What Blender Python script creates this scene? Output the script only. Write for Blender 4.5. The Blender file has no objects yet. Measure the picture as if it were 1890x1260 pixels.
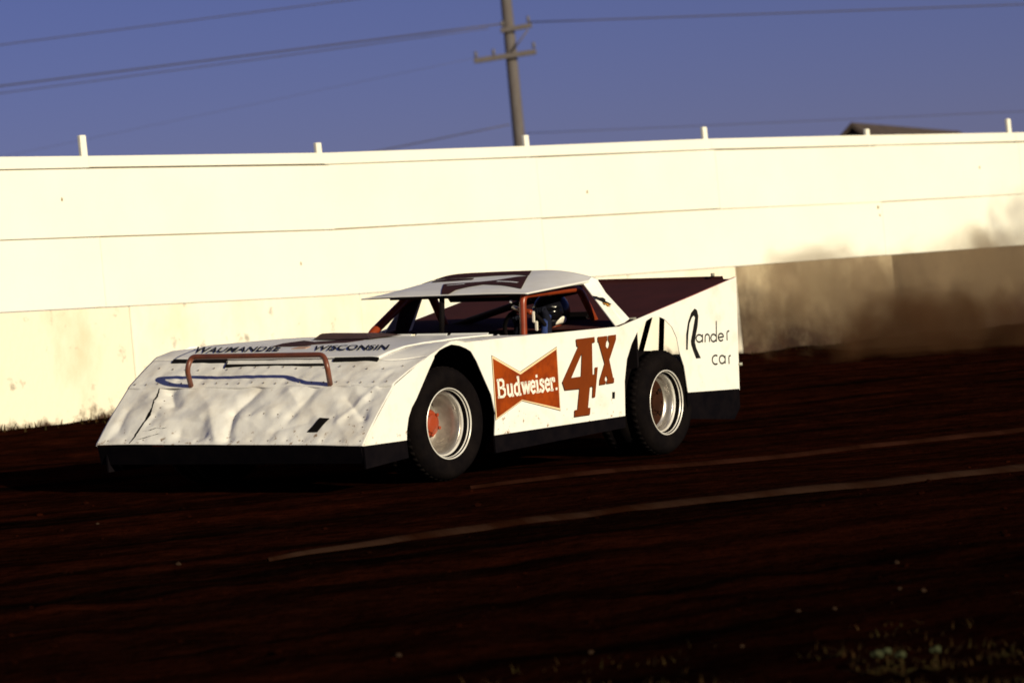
import bpy, bmesh, math, random
from mathutils import Vector, Matrix, noise as mnoise
from mathutils.geometry import tessellate_polygon

SC = bpy.context.scene
COL = SC.collection
random.seed(7)

# ------------------------------------------------------------------ camera
cam_d = bpy.data.cameras.new('camera')
cam = bpy.data.objects.new('camera', cam_d)
COL.objects.link(cam)
CR = Vector((0.99569170, 0.00013043, -0.09272554))
CU = Vector((0.09272564, -0.00140053, 0.99569071))
CF = Vector((0.0, 0.99999901, 0.00140659))
M = Matrix((CR, CU, -CF)).transposed().to_4x4()
M.translation = Vector((0, 0, 1.6))
cam.matrix_world = M
cam_d.sensor_width = 36.0
cam_d.lens = 6550.0 * 36.0 / 1890.0
cam_d.clip_start = 0.5
cam_d.clip_end = 6000
cam_d.dof.use_dof = True
cam_d.dof.focus_distance = 22.3
cam_d.dof.aperture_fstop = 3.4
SC.camera = cam

# ------------------------------------------------------------------ car frame on the banked track
O = Vector((-1.23498995, 22.3371147, 0.86349158))
H = Vector((-0.54685197, -0.83720723, -0.00608096))
L = Vector((0.83607897, -0.54570559, -0.05636806))
N = Vector((0.04387333, -0.03590915, 0.99839154))
CAR = Matrix((H, L, N)).transposed().to_4x4()
CAR.translation = O

# ------------------------------------------------------------------ sky and sun
SUN_EL = math.radians(16.0)
lat = Vector((L.x, L.y, 0)).normalized()
fwd = Vector((H.x, H.y, 0)).normalized()
a = math.radians(18.0)
sd = lat * math.cos(a) + fwd * math.sin(a)
SUN = Vector((sd.x * math.cos(SUN_EL), sd.y * math.cos(SUN_EL), math.sin(SUN_EL)))
world = bpy.data.worlds.new('World')
SC.world = world
world.use_nodes = True
nt = world.node_tree
nt.nodes.clear()
wo = nt.nodes.new('ShaderNodeOutputWorld')
bg = nt.nodes.new('ShaderNodeBackground')
sky = nt.nodes.new('ShaderNodeTexSky')
sky.sky_type = 'NISHITA'
sky.sun_disc = False
sky.sun_elevation = SUN_EL
sky.sun_rotation = math.atan2(SUN.x, SUN.y)
sky.altitude = 300
sky.air_density = 1.0
sky.dust_density = 0.3
sky.ozone_density = 2.5
tint = nt.nodes.new('ShaderNodeMix')
tint.data_type = 'RGBA'
tint.blend_type = 'MULTIPLY'
tint.inputs[0].default_value = 1.0
tint.inputs[7].default_value = (0.385, 0.335, 0.70, 1)
nt.links.new(sky.outputs[0], tint.inputs[6])
nt.links.new(tint.outputs[2], bg.inputs[0])
bg.inputs[1].default_value = 0.055
nt.links.new(bg.outputs[0], wo.inputs[0])
sun_d = bpy.data.lights.new('sun', 'SUN')
sun_d.energy = 4.4
sun_d.angle = math.radians(0.6)
sun_d.color = (1.0, 0.88, 0.60)
sun = bpy.data.objects.new('sun', sun_d)
COL.objects.link(sun)
sun.rotation_euler = SUN.to_track_quat('Z', 'Y').to_euler()

SC.view_settings.view_transform = 'Standard'
SC.view_settings.look = 'None'
SC.view_settings.exposure = 0.32
SC.view_settings.gamma = 1.0
SC.view_settings.use_curve_mapping = False
SC.render.engine = 'CYCLES'
SC.cycles.use_denoising = True
SC.cycles.filter_width = 1.7
SC.cycles.max_bounces = 8
SC.cycles.volume_bounces = 1
SC.cycles.volume_step_rate = 0.12
SC.cycles.volume_max_steps = 512

# ------------------------------------------------------------------ materials
def mat(name, color, rough=0.6, metal=0.0, var=None, scale=6.0, amt=0.5, bump=0.0, bscale=40.0,
        stretch=None, coat=0.0, spec=0.5, detail=6.0, lo=0.35, hi=0.7):
    m = bpy.data.materials.new(name)
    m.use_nodes = True
    t = m.node_tree
    b = t.nodes['Principled BSDF']
    b.inputs['Base Color'].default_value = (*color, 1)
    b.inputs['Roughness'].default_value = rough
    b.inputs['Metallic'].default_value = metal
    b.inputs['Coat Weight'].default_value = coat
    b.inputs['Specular IOR Level'].default_value = spec
    tc = t.nodes.new('ShaderNodeTexCoord')
    mp = t.nodes.new('ShaderNodeMapping')
    t.links.new(tc.outputs['Object'], mp.inputs[0])
    if stretch:
        mp.inputs['Scale'].default_value = stretch[0]
        mp.inputs['Rotation'].default_value = (0, 0, stretch[1])
    if var:
        n = t.nodes.new('ShaderNodeTexNoise')
        n.inputs['Scale'].default_value = scale
        n.inputs['Detail'].default_value = detail
        n.inputs['Roughness'].default_value = 0.62
        t.links.new(mp.outputs[0], n.inputs['Vector'])
        r = t.nodes.new('ShaderNodeValToRGB')
        r.color_ramp.elements[0].position = lo
        r.color_ramp.elements[1].position = hi
        r.color_ramp.elements[0].color = (0, 0, 0, 1)
        r.color_ramp.elements[1].color = (amt, amt, amt, 1)
        t.links.new(n.outputs[0], r.inputs[0])
        x = t.nodes.new('ShaderNodeMix')
        x.data_type = 'RGBA'
        x.inputs[6].default_value = (*color, 1)
        x.inputs[7].default_value = (*var, 1)
        t.links.new(r.outputs[0], x.inputs[0])
        t.links.new(x.outputs[2], b.inputs['Base Color'])
    if bump:
        n2 = t.nodes.new('ShaderNodeTexNoise')
        n2.inputs['Scale'].default_value = bscale
        n2.inputs['Detail'].default_value = 8
        t.links.new(mp.outputs[0], n2.inputs['Vector'])
        bp = t.nodes.new('ShaderNodeBump')
        bp.inputs['Strength'].default_value = bump
        bp.inputs['Distance'].default_value = 0.02
        t.links.new(n2.outputs[0], bp.inputs['Height'])
        t.links.new(bp.outputs[0], b.inputs['Normal'])
    return m

WHITE = mat('white_paint', (.80, .80, .77), .42, var=(.60, .52, .38), scale=5, amt=.5, lo=.5, hi=.8)
def add_mud_or_shade(m, colour, z0, z1, scale, gain=.16, lo=.73, hi=.80):  # dark foot band: mud, and on the right-hand wall painted dust shade
    t = m.node_tree
    b = t.nodes['Principled BSDF']
    src = b.inputs['Base Color'].links[0].from_socket
    tc = t.nodes.new('ShaderNodeTexCoord')
    n = t.nodes.new('ShaderNodeTexNoise')
    n.inputs['Scale'].default_value = scale; n.inputs['Detail'].default_value = 5; n.inputs['Roughness'].default_value = .7
    t.links.new(tc.outputs['Object'], n.inputs['Vector'])
    sp = t.nodes.new('ShaderNodeSeparateXYZ')
    t.links.new(tc.outputs['Object'], sp.inputs[0])
    zr = t.nodes.new('ShaderNodeMapRange')
    zr.inputs[1].default_value = z0; zr.inputs[2].default_value = z1; zr.inputs[3].default_value = gain; zr.inputs[4].default_value = 0
    t.links.new(sp.outputs[2], zr.inputs[0])
    ad = t.nodes.new('ShaderNodeMath'); ad.operation = 'ADD'
    t.links.new(n.outputs[0], ad.inputs[0]); t.links.new(zr.outputs[0], ad.inputs[1])
    r = t.nodes.new('ShaderNodeMapRange')
    r.inputs[1].default_value = lo; r.inputs[2].default_value = hi
    t.links.new(ad.outputs[0], r.inputs[0])
    x = t.nodes.new('ShaderNodeMix'); x.data_type = 'RGBA'
    x.inputs[7].default_value = (*colour, 1)
    t.links.new(r.outputs[0], x.inputs[0]); t.links.new(src, x.inputs[6]); t.links.new(x.outputs[2], b.inputs['Base Color'])
add_mud_or_shade(WHITE, (.30, .20, .12), .22, .55, 22)
NOSE = mat('worn_white_paint', (.81, .80, .77), .40, var=(.50, .43, .34), scale=4.5, amt=.6, bump=.16, bscale=14, lo=.46, hi=.8)
add_mud_or_shade(NOSE, (.30, .21, .14), .28, .75, 15)
ROOFM = mat('roof_paint', (.76, .76, .76), .35, var=(.6, .57, .5), scale=7, amt=.4)
FENCE = mat('whitewashed_board', (.80, .79, .72), .75, var=(.76, .73, .62), scale=.7, amt=.5, bump=.05, bscale=30)
MAROON = mat('maroon_paint', (.050, .013, .013), .85, var=(.030, .009, .009), scale=5, amt=.7, spec=.1)
SIGNRED = mat('sign_red', (.29, .045, .003), .6, spec=.12, var=(.17, .025, .003), scale=9, amt=.9, lo=.4, hi=.62)
NUMRED = mat('number_red', (.165, .032, .004), .6, spec=.12, var=(.12, .022, .003), scale=7, amt=.6)
BROWNP = mat('roof_brown', (.040, .014, .011), .7, spec=.1)
BLACKP = mat('black_lettering', (.010, .009, .009), .6, spec=.1)
CREAM = mat('cream_line', (.80, .62, .38), .5)
TUBE = mat('orange_red_tube', (.24, .036, .008), .34, var=(.13, .02, .007), scale=12, amt=.6)
HOOP = mat('rusty_bumper_tube', (.17, .050, .025), .38, var=(.09, .03, .02), scale=14, amt=.8)
DARK = mat('dark_interior', (.0045, .0032, .004), .8, spec=.08)
DARKRED = mat('dark_interior_red', (.016, .005, .005), .7, spec=.1)
RUBBER = mat('tyre_rubber', (.0026, .0019, .0026), .85, var=(.009, .0065, .006), scale=9, amt=.6, bump=.15, bscale=60, spec=.04)
SKIRT = mat('black_skirt', (.0032, .0028, .0042), .7, var=(.008, .006, .007), scale=10, amt=.6, spec=.0)
ALLOY = mat('wheel_alloy', (.88, .87, .85), .30, metal=.25, var=(.40, .34, .28), scale=7, amt=.5, bump=.05, bscale=30)
BARREL = mat('wheel_barrel', (.56, .53, .50), .33, metal=.75, var=(.22, .18, .15), scale=6, amt=.7, bump=.06, bscale=24)
ALLOYD = mat('dusty_wheel', (.032, .011, .006), .8, spec=.05, var=(.018, .008, .005), scale=9, amt=.7)
HUBRED = mat('red_hub', (.30, .040, .008), .45, var=(.22, .035, .012), scale=22, amt=.8)
SHEET = mat('bare_sheet', (.34, .34, .29), .5, metal=.25, var=(.16, .15, .12), scale=8, amt=.8)
SEAM = mat('seam_black', (.006, .005, .005), .8, spec=.1)
WOOD = mat('weathered_rail', (.30, .22, .11), .85, var=(.18, .12, .06), scale=5, amt=.7)
POLEM = mat('pole_wood', (.105, .094, .096), .85, var=(.075, .055, .05), scale=4, amt=.8, stretch=((8, 8, 1), 0))
WIREM = mat('wire_grey', (.06, .05, .06), .6)
ROOFT = mat('dark_roof', (.045, .032, .028), .85, var=(.08, .055, .045), scale=3, amt=.6)
WALLB = mat('dark_barn_board', (.06, .045, .04), .85, var=(.1, .07, .06), scale=2, amt=.6)
HELMET = mat('helmet_black', (.005, .005, .008), .2, spec=.2)
VISOR = mat('visor', (.003, .003, .004), .12, spec=.25)
SUIT = mat('dark_suit', (.006, .007, .014), .9, spec=.1, var=(.01, .01, .02), scale=16, amt=.6)
SKIN = mat('driver_skin', (.40, .24, .17), .6)
SLEEVE = mat('blue_sleeve', (.03, .05, .17), .85, spec=.1)
GLOVE = mat('glove', (.03, .025, .025), .7)
CHIN = mat('helmet_white', (.8, .76, .68), .25)
GOLD = mat('gold_mark', (.45, .20, .02), .5)
GRASSM = mat('weed_green', (.020, .016, .005), .9, spec=.05, var=(.034, .016, .006), scale=9, amt=.9, lo=.4, hi=.6)
FLOWER = mat('weed_bloom', (.038, .042, .022), .9, spec=.0)
PEBBLE = mat('clay_pebble', (.030, .018, .012), .9, spec=.0, var=(.02, .012, .008), scale=3, amt=.8)
RUT_ = -math.atan2(.622, .783)
RIDGE = mat('dry_clay', (.019, .0095, .0065), .95, var=(.010, .0032, .0016), scale=2.2, amt=1.0, bump=.5, bscale=20, lo=.42, hi=.64, spec=.0, stretch=((.35, 1.6, 1), RUT_))
RIDGE2 = mat('damp_clay', (.018, .0062, .004), .95, var=(.009, .0028, .0015), scale=2.2, amt=1.0, bump=.5, bscale=20, lo=.40, hi=.62, spec=.0, stretch=((.35, 1.6, 1), RUT_))

# clay: dark, reddish, streaked along the racing line
RUT = math.atan2(.622, .783)
def clay_material():
    m = bpy.data.materials.new('wet_clay')
    m.use_nodes = True
    t = m.node_tree
    b = t.nodes['Principled BSDF']
    b.inputs['Roughness'].default_value = .85
    b.inputs['Specular IOR Level'].default_value = .0
    tc = t.nodes.new('ShaderNodeTexCoord')
    mp = t.nodes.new('ShaderNodeMapping')
    mp.vector_type = 'TEXTURE'
    mp.inputs['Rotation'].default_value = (0, 0, RUT)
    mp.inputs['Scale'].default_value = (16.0, .8, 1.0)
    t.links.new(tc.outputs['Object'], mp.inputs[0])
    n1 = t.nodes.new('ShaderNodeTexNoise')
    n1.inputs['Scale'].default_value = 2.2
    n1.inputs['Detail'].default_value = 7
    n1.inputs['Roughness'].default_value = .68
    t.links.new(mp.outputs[0], n1.inputs['Vector'])
    n2 = t.nodes.new('ShaderNodeTexNoise')
    n2.inputs['Scale'].default_value = 3.1
    n2.inputs['Detail'].default_value = 9
    n2.inputs['Roughness'].default_value = .75
    t.links.new(tc.outputs['Object'], n2.inputs['Vector'])
    r1 = t.nodes.new('ShaderNodeValToRGB')
    e = r1.color_ramp.elements
    e[0].position = .36; e[0].color = (.0026, .0012, .0008, 1)
    e[1].position = .66; e[1].color = (.0200, .0042, .0018, 1)
    t.links.new(n1.outputs[0], r1.inputs[0])
    r2 = t.nodes.new('ShaderNodeValToRGB')
    r2.color_ramp.elements[0].position = .40
    r2.color_ramp.elements[1].position = .66
    r2.color_ramp.elements[0].color = (.55, .55, .55, 1)
    r2.color_ramp.elements[1].color = (1.5, 1.45, 1.4, 1)
    t.links.new(n2.outputs[0], r2.inputs[0])
    x = t.nodes.new('ShaderNodeMix')
    x.data_type = 'RGBA'
    x.blend_type = 'MULTIPLY'
    x.inputs[0].default_value = 1
    t.links.new(r1.outputs[0], x.inputs[6])
    t.links.new(r2.outputs[0], x.inputs[7])
    dp = t.nodes.new('ShaderNodeVectorMath'); dp.operation = 'DOT_PRODUCT'
    dp.inputs[1].default_value = (.77384675, -.63337289, 0)
    t.links.new(tc.outputs['Object'], dp.inputs[0])
    wob = t.nodes.new('ShaderNodeMath'); wob.operation = 'MULTIPLY_ADD'
    wob.inputs[1].default_value = 5.0
    t.links.new(n2.outputs[0], wob.inputs[0]); t.links.new(dp.outputs['Value'], wob.inputs[2])
    inf = t.nodes.new('ShaderNodeMapRange')
    inf.inputs[1].default_value = -8.5; inf.inputs[2].default_value = -4.5
    t.links.new(wob.outputs[0], inf.inputs[0])
    x2 = t.nodes.new('ShaderNodeMix'); x2.data_type = 'RGBA'; x2.blend_type = 'MULTIPLY'
    x2.inputs[7].default_value = (.40, .42, .45, 1)
    t.links.new(inf.outputs[0], x2.inputs[0]); t.links.new(x.outputs[2], x2.inputs[6])
    t.links.new(x2.outputs[2], b.inputs['Base Color'])
    n3 = t.nodes.new('ShaderNodeTexNoise')
    n3.inputs['Scale'].default_value = 11
    n3.inputs['Detail'].default_value = 8
    t.links.new(tc.outputs['Object'], n3.inputs['Vector'])
    bp = t.nodes.new('ShaderNodeBump')
    bp.inputs['Strength'].default_value = .7
    bp.inputs['Distance'].default_value = .04
    t.links.new(n3.outputs[0], bp.inputs['Height'])
    t.links.new(bp.outputs[0], b.inputs['Normal'])
    return m
CLAY = clay_material()

def wall_material(name, base, stain, amt, lo, hi):
    m = mat(name, base, .85, var=stain, scale=1.6, amt=amt, bump=.25, bscale=24, lo=lo, hi=hi, detail=8, stretch=((1, 1, .55), 0))
    return m
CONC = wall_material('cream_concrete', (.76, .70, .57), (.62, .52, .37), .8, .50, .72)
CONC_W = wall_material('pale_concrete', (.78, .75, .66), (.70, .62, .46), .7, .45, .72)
CONC_D = wall_material('dusty_shade_concrete', (.44, .36, .24), (.20, .145, .09), .9, .36, .62)  # dirt plus the shade of the dust cloud, put into the colour
CONC_DD = wall_material('muddy_shade_concrete', (.125, .086, .048), (.07, .046, .026), .9, .38, .66)  # mud and dust shade together darken this panel colour

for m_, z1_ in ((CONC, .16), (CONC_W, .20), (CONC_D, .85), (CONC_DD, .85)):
    add_mud_or_shade(m_, (.050, .024, .013), -.05, z1_, 4.0, .36 if z1_ < .5 else .62, .62 if z1_ < .5 else .55, .80 if z1_ < .5 else 1.05)  # taller band on right-hand panels paints the dust's soft shadow over the mud
# ------------------------------------------------------------------ helpers
def tag(o, label=None, cat=None, group=None, kind=None):
    if label: o['label'] = label
    if cat: o['category'] = cat
    if group: o['group'] = group
    if kind: o['kind'] = kind
    return o

def link(name, me, m=None, parent=None):
    o = bpy.data.objects.new(name, me)
    COL.objects.link(o)
    if m is not None: me.materials.append(m)
    if parent is not None: o.parent = parent
    return o

def from_bm(name, bm, m=None, parent=None, smooth=False):
    bmesh.ops.recalc_face_normals(bm, faces=bm.faces[:])
    me = bpy.data.meshes.new(name)
    bm.to_mesh(me)
    bm.free()
    if smooth:
        for p in me.polygons: p.use_smooth = True
    return link(name, me, m, parent)

def from_py(name, vs, fs, m=None, parent=None, smooth=False):
    me = bpy.data.meshes.new(name)
    me.from_pydata([tuple(v) for v in vs], [], fs)
    me.update()
    if smooth:
        for p in me.polygons: p.use_smooth = True
    return link(name, me, m, parent)

def empty(name, loc=(0, 0, 0)):
    o = bpy.data.objects.new(name, None)
    o.empty_display_size = .3
    o.location = loc
    COL.objects.link(o)
    return o

def add_box(bm, c, s, mtx=None, bevel=0.0):
    r = bmesh.ops.create_cube(bm, size=1)
    vs = r['verts']
    for v in vs:
        v.co = Vector((v.co.x * s[0] + c[0], v.co.y * s[1] + c[1], v.co.z * s[2] + c[2]))
    if mtx is not None:
        for v in vs: v.co = mtx @ v.co
    if bevel:
        es = list({e for v in vs for e in v.link_edges})
        bmesh.ops.bevel(bm, geom=es, offset=bevel, segments=2, affect='EDGES')

def box(name, c, s, m, parent=None, bevel=0.0, mtx=None):
    bm = bmesh.new()
    add_box(bm, c, s, mtx, bevel)
    return from_bm(name, bm, m, parent)

def fillet(pts, rad, n=6):
    pts = [Vector(p) for p in pts]
    out = [pts[0]]
    for i in range(1, len(pts) - 1):
        p, q, r_ = pts[i - 1], pts[i], pts[i + 1]
        d1 = (p - q); d2 = (r_ - q)
        k = min(rad, d1.length * .45, d2.length * .45)
        A = q + d1.normalized() * k; B = q + d2.normalized() * k
        for j in range(n + 1):
            t = j / n
            out.append(A * (1 - t) ** 2 + q * 2 * t * (1 - t) + B * t * t)
    out.append(pts[-1])
    return out

def add_tube(bm, pts, r, seg=10, r2=None):
    pts = [Vector(p) for p in pts]
    rings = []
    up = None
    n = len(pts)
    for i, p in enumerate(pts):
        d = (pts[min(i + 1, n - 1)] - pts[max(i - 1, 0)]).normalized()
        if up is None:
            up = d.orthogonal().normalized()
        else:
            up = (up - d * up.dot(d)).normalized()
        s = d.cross(up)
        rr = r if r2 is None else r + (r2 - r) * i / (n - 1)
        rings.append([bm.verts.new(p + (up * math.cos(2 * math.pi * k / seg) + s * math.sin(2 * math.pi * k / seg)) * rr) for k in range(seg)])
    for A, B in zip(rings, rings[1:]):
        for k in range(seg):
            bm.faces.new((A[k], A[(k + 1) % seg], B[(k + 1) % seg], B[k]))
    bm.faces.new(rings[0][::-1])
    bm.faces.new(rings[-1])

def tube(name, pts, r, m, parent=None, rad=0.0, seg=10, r2=None):
    bm = bmesh.new()
    add_tube(bm, fillet(pts, rad) if rad else pts, r, seg, r2)
    return from_bm(name, bm, m, parent, smooth=True)

def add_lathe(bm, prof, seg=48, mtx=None, closed=True):
    # profile of (radius, along-axis y)
    rings = []
    for (r, y) in prof:
        ring = []
        for k in range(seg):
            t = 2 * math.pi * k / seg
            v = Vector((r * math.cos(t), y, r * math.sin(t)))
            if mtx is not None: v = mtx @ v
            ring.append(bm.verts.new(v))
        rings.append(ring)
    prs = list(zip(rings, rings[1:]))
    if closed: prs.append((rings[-1], rings[0]))
    for A, B in prs:
        for k in range(seg):
            bm.faces.new((A[k], A[(k + 1) % seg], B[(k + 1) % seg], B[k]))
    return rings

def poly_sheet(name, outline, fn, m, parent=None, thick=.004, holes=(), back=None):
    """outline of 2-D points; fn(u, v, depth) -> 3-D; a sheet with real thickness"""
    loops = [list(outline)] + [list(hh) for hh in holes]
    flat = [p for lp in loops for p in lp]
    tris = tessellate_polygon([[Vector((p[0], p[1], 0)) for p in lp] for lp in loops])
    n = len(flat)
    vs = [fn(p[0], p[1], 0.0) for p in flat] + [fn(p[0], p[1], thick) for p in flat]
    fs = [tuple(t_) for t_ in tris] + [tuple(i + n for i in reversed(t_)) for t_ in tris]
    off = 0
    for lp in loops:
        k = len(lp)
        for i in range(k):
            j = (i + 1) % k
            fs.append((off + i, off + j, n + off + j, n + off + i))
        off += k
    bm = bmesh.new()
    bv = [bm.verts.new(v) for v in vs]
    for f_ in fs:
        try: bm.faces.new([bv[i] for i in f_])
        except ValueError: pass
    return from_bm(name, bm, m, parent)

def stroke_poly(bm, pts, w, fn, thick):
    """a constant-width ribbon along 2-D points, given depth"""
    P2 = [Vector((p[0], p[1])) for p in pts]
    n = len(P2)
    lft, rgt = [], []
    for i, p in enumerate(P2):
        d = (P2[min(i + 1, n - 1)] - P2[max(i - 1, 0)])
        d.normalize()
        nn = Vector((-d.y, d.x)) * w * .5
        lft.append(p + nn); rgt.append(p - nn)
    A = [[bm.verts.new(fn(q.x, q.y, dz)) for q in arr] for arr in (lft, rgt) for dz in (0, thick)]
    l0, l1, r0, r1 = A
    for i in range(n - 1):
        bm.faces.new((l0[i], l0[i + 1], r0[i + 1], r0[i]))
        bm.faces.new((l1[i], r1[i], r1[i + 1], l1[i + 1]))
        bm.faces.new((l0[i], l1[i], l1[i + 1], l0[i + 1]))
        bm.faces.new((r0[i], r0[i + 1], r1[i + 1], r1[i]))
    bm.faces.new((l0[0], r0[0], r1[0], l1[0]))
    bm.faces.new((l0[-1], l1[-1], r1[-1], r0[-1]))

# ------------------------------------------------------------------ ground
FD = Vector((0.63337289, 0.77384675, 0))
FN = Vector((0.77384675, -0.63337289, 0))
P0 = Vector((0, 35.2, 0))
def su(x, y):
    d = Vector((x, y, 0)) - P0
    return d.dot(FD), d.dot(FN)
def sw(s, u, z):
    p = P0 + FD * s + FN * u
    return Vector((p.x, p.y, z))
def smooth(t):
    t = max(0., min(1., t)); return t * t * (3 - 2 * t)
def g_base(x, y):
    s, u = su(x, y)
    z = 1.27186 - .05678646 * u
    if u > 23: z = 1.27186 - .05678646 * (23 + (u - 23) * .15)
    if u < -.6: z = 1.27186 + .034 - (min(-.6 - u, 30)) * .06
    # the track dips a little behind the front axle line
    b = (Vector((x, y, 0)) - Vector((O.x, O.y, 0))).dot(-fwd)
    q = abs((Vector((x, y, 0)) - Vector((O.x, O.y, 0))).dot(lat))
    z -= .052 * smooth(b / 2.6) * (1 - smooth((b - 5) / 6)) * (1 - smooth((q - 2.5) / 3))
    return z
def g_at(x, y):
    z = g_base(x, y)
    s, u = su(x, y)
    rx = (x * math.cos(RUT) + y * math.sin(RUT)); ry = (-x * math.sin(RUT) + y * math.cos(RUT))
    dcar = math.hypot(x - (O.x + .7), y - (O.y + 1.0))
    k = .35 + .65 * smooth((dcar - 2.2) / 2.5)
    near = smooth((19 - y) / 5)
    z += k * .020 * mnoise.noise(Vector((rx * .22, ry * 2.6, 3.1)))
    z += k * .010 * mnoise.noise(Vector((rx * .9, ry * 5.0, 9.1)))
    z += (.006 + .022 * near) * k * mnoise.noise(Vector((x * 1.7, y * 1.7, 1.0)))
    z += (.003 + .014 * near) * k * mnoise.noise(Vector((x * 5.1, y * 5.1, 5.0)))
    if -.6 < u < 1.3:   # loose clay thrown against the wall
        w = 1 - abs(u - .25) / 1.05
        z += max(0, w) * (.035 + .05 * mnoise.noise(Vector((s * 1.3, u * 2, 7))) + .03 * mnoise.noise(Vector((s * 6, u * 5, 2))))
    return z

def axis(lo, hi, step, far, grow=1.55):
    v = [lo + i * step for i in range(int((hi - lo) / step) + 1)]
    d = step; e = v[-1]
    while e < far:
        d *= grow; e += d; v.append(e)
    d = step; b = v[0]; pre = []
    while b > -far:
        d *= grow; b -= d; pre.append(b)
    return pre[::-1] + v
xs = axis(-11, 13, .11, 2500)
ys = axis(9.5, 42, .11, 2500)
vs = [(x, y, g_at(x, y)) for y in ys for x in xs]
W = len(xs)
fs = [(j * W + i, j * W + i + 1, (j + 1) * W + i + 1, (j + 1) * W + i) for j in range(len(ys) - 1) for i in range(W - 1)]
ground = tag(from_py('ground', vs, fs, CLAY, smooth=True), kind='structure')

# pale dry ridges of clay left along the groove
def clay_ridge(pts, width, height):
    pts = fillet([Vector((p[0], p[1], 0)) for p in pts], 3, 8)
    dense = []
    for A, B in zip(pts, pts[1:]):
        n = max(1, int((B - A).length / .09))
        dense += [A.lerp(B, i / n) for i in range(n)]
    dense.append(pts[-1])
    vs, fs = [], []
    K = 7
    n = len(dense)
    for i, p in enumerate(dense):
        d = (dense[min(i + 1, n - 1)] - dense[max(i - 1, 0)]).normalized()
        nn = Vector((-d.y, d.x, 0))
        e = smooth(min(i, n - 1 - i) / (n * .22))
        w = width * (.25 + .75 * e) * (1 + .6 * mnoise.noise(Vector((i * .11, 3.3, width * 9))) + .45 * mnoise.noise(Vector((i * .47, 1.3, width * 5))))
        sh = .10 * mnoise.noise(Vector((i * .045, 8.3, width))) + .025 * mnoise.noise(Vector((i * .31, 2.3, width)))
        for k in range(K):
            t = k / (K - 1) * 2 - 1
            q = p + nn * (t * w * .5 + sh)
            hgt = height * e * (1 - t * t) * (1 + .8 * mnoise.noise(Vector((i * .23, k * .9, 1)))) + .030 * (1 - t * t) - .010
            vs.append((q.x, q.y, g_at(q.x, q.y) + hgt))
    for i in range(n - 1):
        for k in range(K - 1):
            a0 = i * K + k
            fs.append((a0, a0 + 1, a0 + K + 1, a0 + K))
    return vs, fs
v1, f1 = clay_ridge([(-1.3, 17.25), (-.4, 18.2), (.5, 19.05), (1.6, 19.75), (4.2, 21.3)], .12, .011)
v2, f2 = clay_ridge([(-.35, 21.1), (.9, 22.5), (2.3, 23.75), (4.6, 25.5)], .07, .008)
v3, f3 = clay_ridge([(-2.6, 16.9), (-1.9, 17.35), (-1.2, 17.95)], .06, .012)
for v_, f_, m_, l_ in ((v1, f1, RIDGE, 'pale dry ridge of clay running across the middle of the dark track'),
                       (v2, f2, RIDGE2, 'faint reddish ridge of clay running on the track just past the car wheels')):
    tag(from_py('clay_ridge', v_, f_, m_, smooth=True), kind='stuff', label=l_)

# ------------------------------------------------------------------ wall and board fence
PS = [-17.94, -14.86, -11.78, -8.69, -5.60, -2.55, .556, 3.62, 6.765, 9.87, 12.97, 16.07, 19.17, 22.27]
def ztab(tab):
    tab = sorted(tab)
    def f_(s):
        if s <= tab[0][0]: return tab[0][1]
        for (a0, b0), (a1, b1) in zip(tab, tab[1:]):
            if s <= a1: return b0 + (b1 - b0) * (s - a0) / (a1 - a0)
        return tab[-1][1]
    return f_
Z_TOP = ztab([(-8.7, 3.62), (-5.60, 3.588), (-2.55, 3.565), (.55, 3.584), (3.62, 3.614), (6.77, 3.614), (9.87, 3.604)])
Z_1 = ztab([(-8.7, 3.50), (-5.60, 3.483), (-2.55, 3.455), (.55, 3.470), (3.62, 3.498), (6.77, 3.497), (9.87, 3.492)])
Z_2 = ztab([(-8.7, 2.91), (-5.60, 2.882), (-2.55, 2.844), (.55, 2.852), (3.62, 2.860), (6.77, 2.848), (9.87, 2.861)])
Z_3 = ztab([(-8.7, 2.31), (-5.60, 2.272), (-2.2, 2.228), (.55, 2.232), (3.9, 2.238), (6.95, 2.243), (9.87, 2.247)])
JS = [-17.42, -14.37, -11.33, -8.28, -5.23, -2.19, .86, 3.91, 6.98, 10.03, 13.08, 16.13, 19.18, 22.23]
wall = tag(empty('barrier_wall', sw(.87, 0, 1.27)), 'cream concrete barrier wall with mud stains and painted dust shade at the foot of the white boards', 'wall')
def hexa(bm, s0, s1, u0, u1, zb0, zb1, zt0, zt1, origin, bev=0.0):
    vv = []
    for (s, zb, zt) in ((s0, zb0, zt0), (s1, zb1, zt1)):
        for (u, z) in ((u0, zb), (u1, zb), (u1, zt), (u0, zt)):
            vv.append(bm.verts.new(sw(s, u, z) - origin))
    A, B = vv[:4], vv[4:]
    bm.faces.new(A); bm.faces.new(B[::-1])
    for i in range(4):
        j = (i + 1) % 4
        bm.faces.new((A[i], B[i], B[j], A[j]))
    if bev:
        bmesh.ops.bevel(bm, geom=bm.edges[:], offset=bev, segments=1, affect='EDGES')
for i, (s0, s1) in enumerate(zip(JS, JS[1:])):
    bm = bmesh.new()
    du = random.uniform(-.004, .004)
    hexa(bm, s0 + .002, s1 - .002, -.22 + du, .0 + du, .8, .8, Z_3(s0) - .003, Z_3(s1) - .003, wall.location, .008)
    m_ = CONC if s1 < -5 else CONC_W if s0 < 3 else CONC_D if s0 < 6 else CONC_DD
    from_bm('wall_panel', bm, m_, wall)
fence = tag(empty('board_fence', sw(.87, .02, 2.24)), 'long white board fence of three wide rows on top of the concrete wall', 'fence')
random.seed(11)
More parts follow.
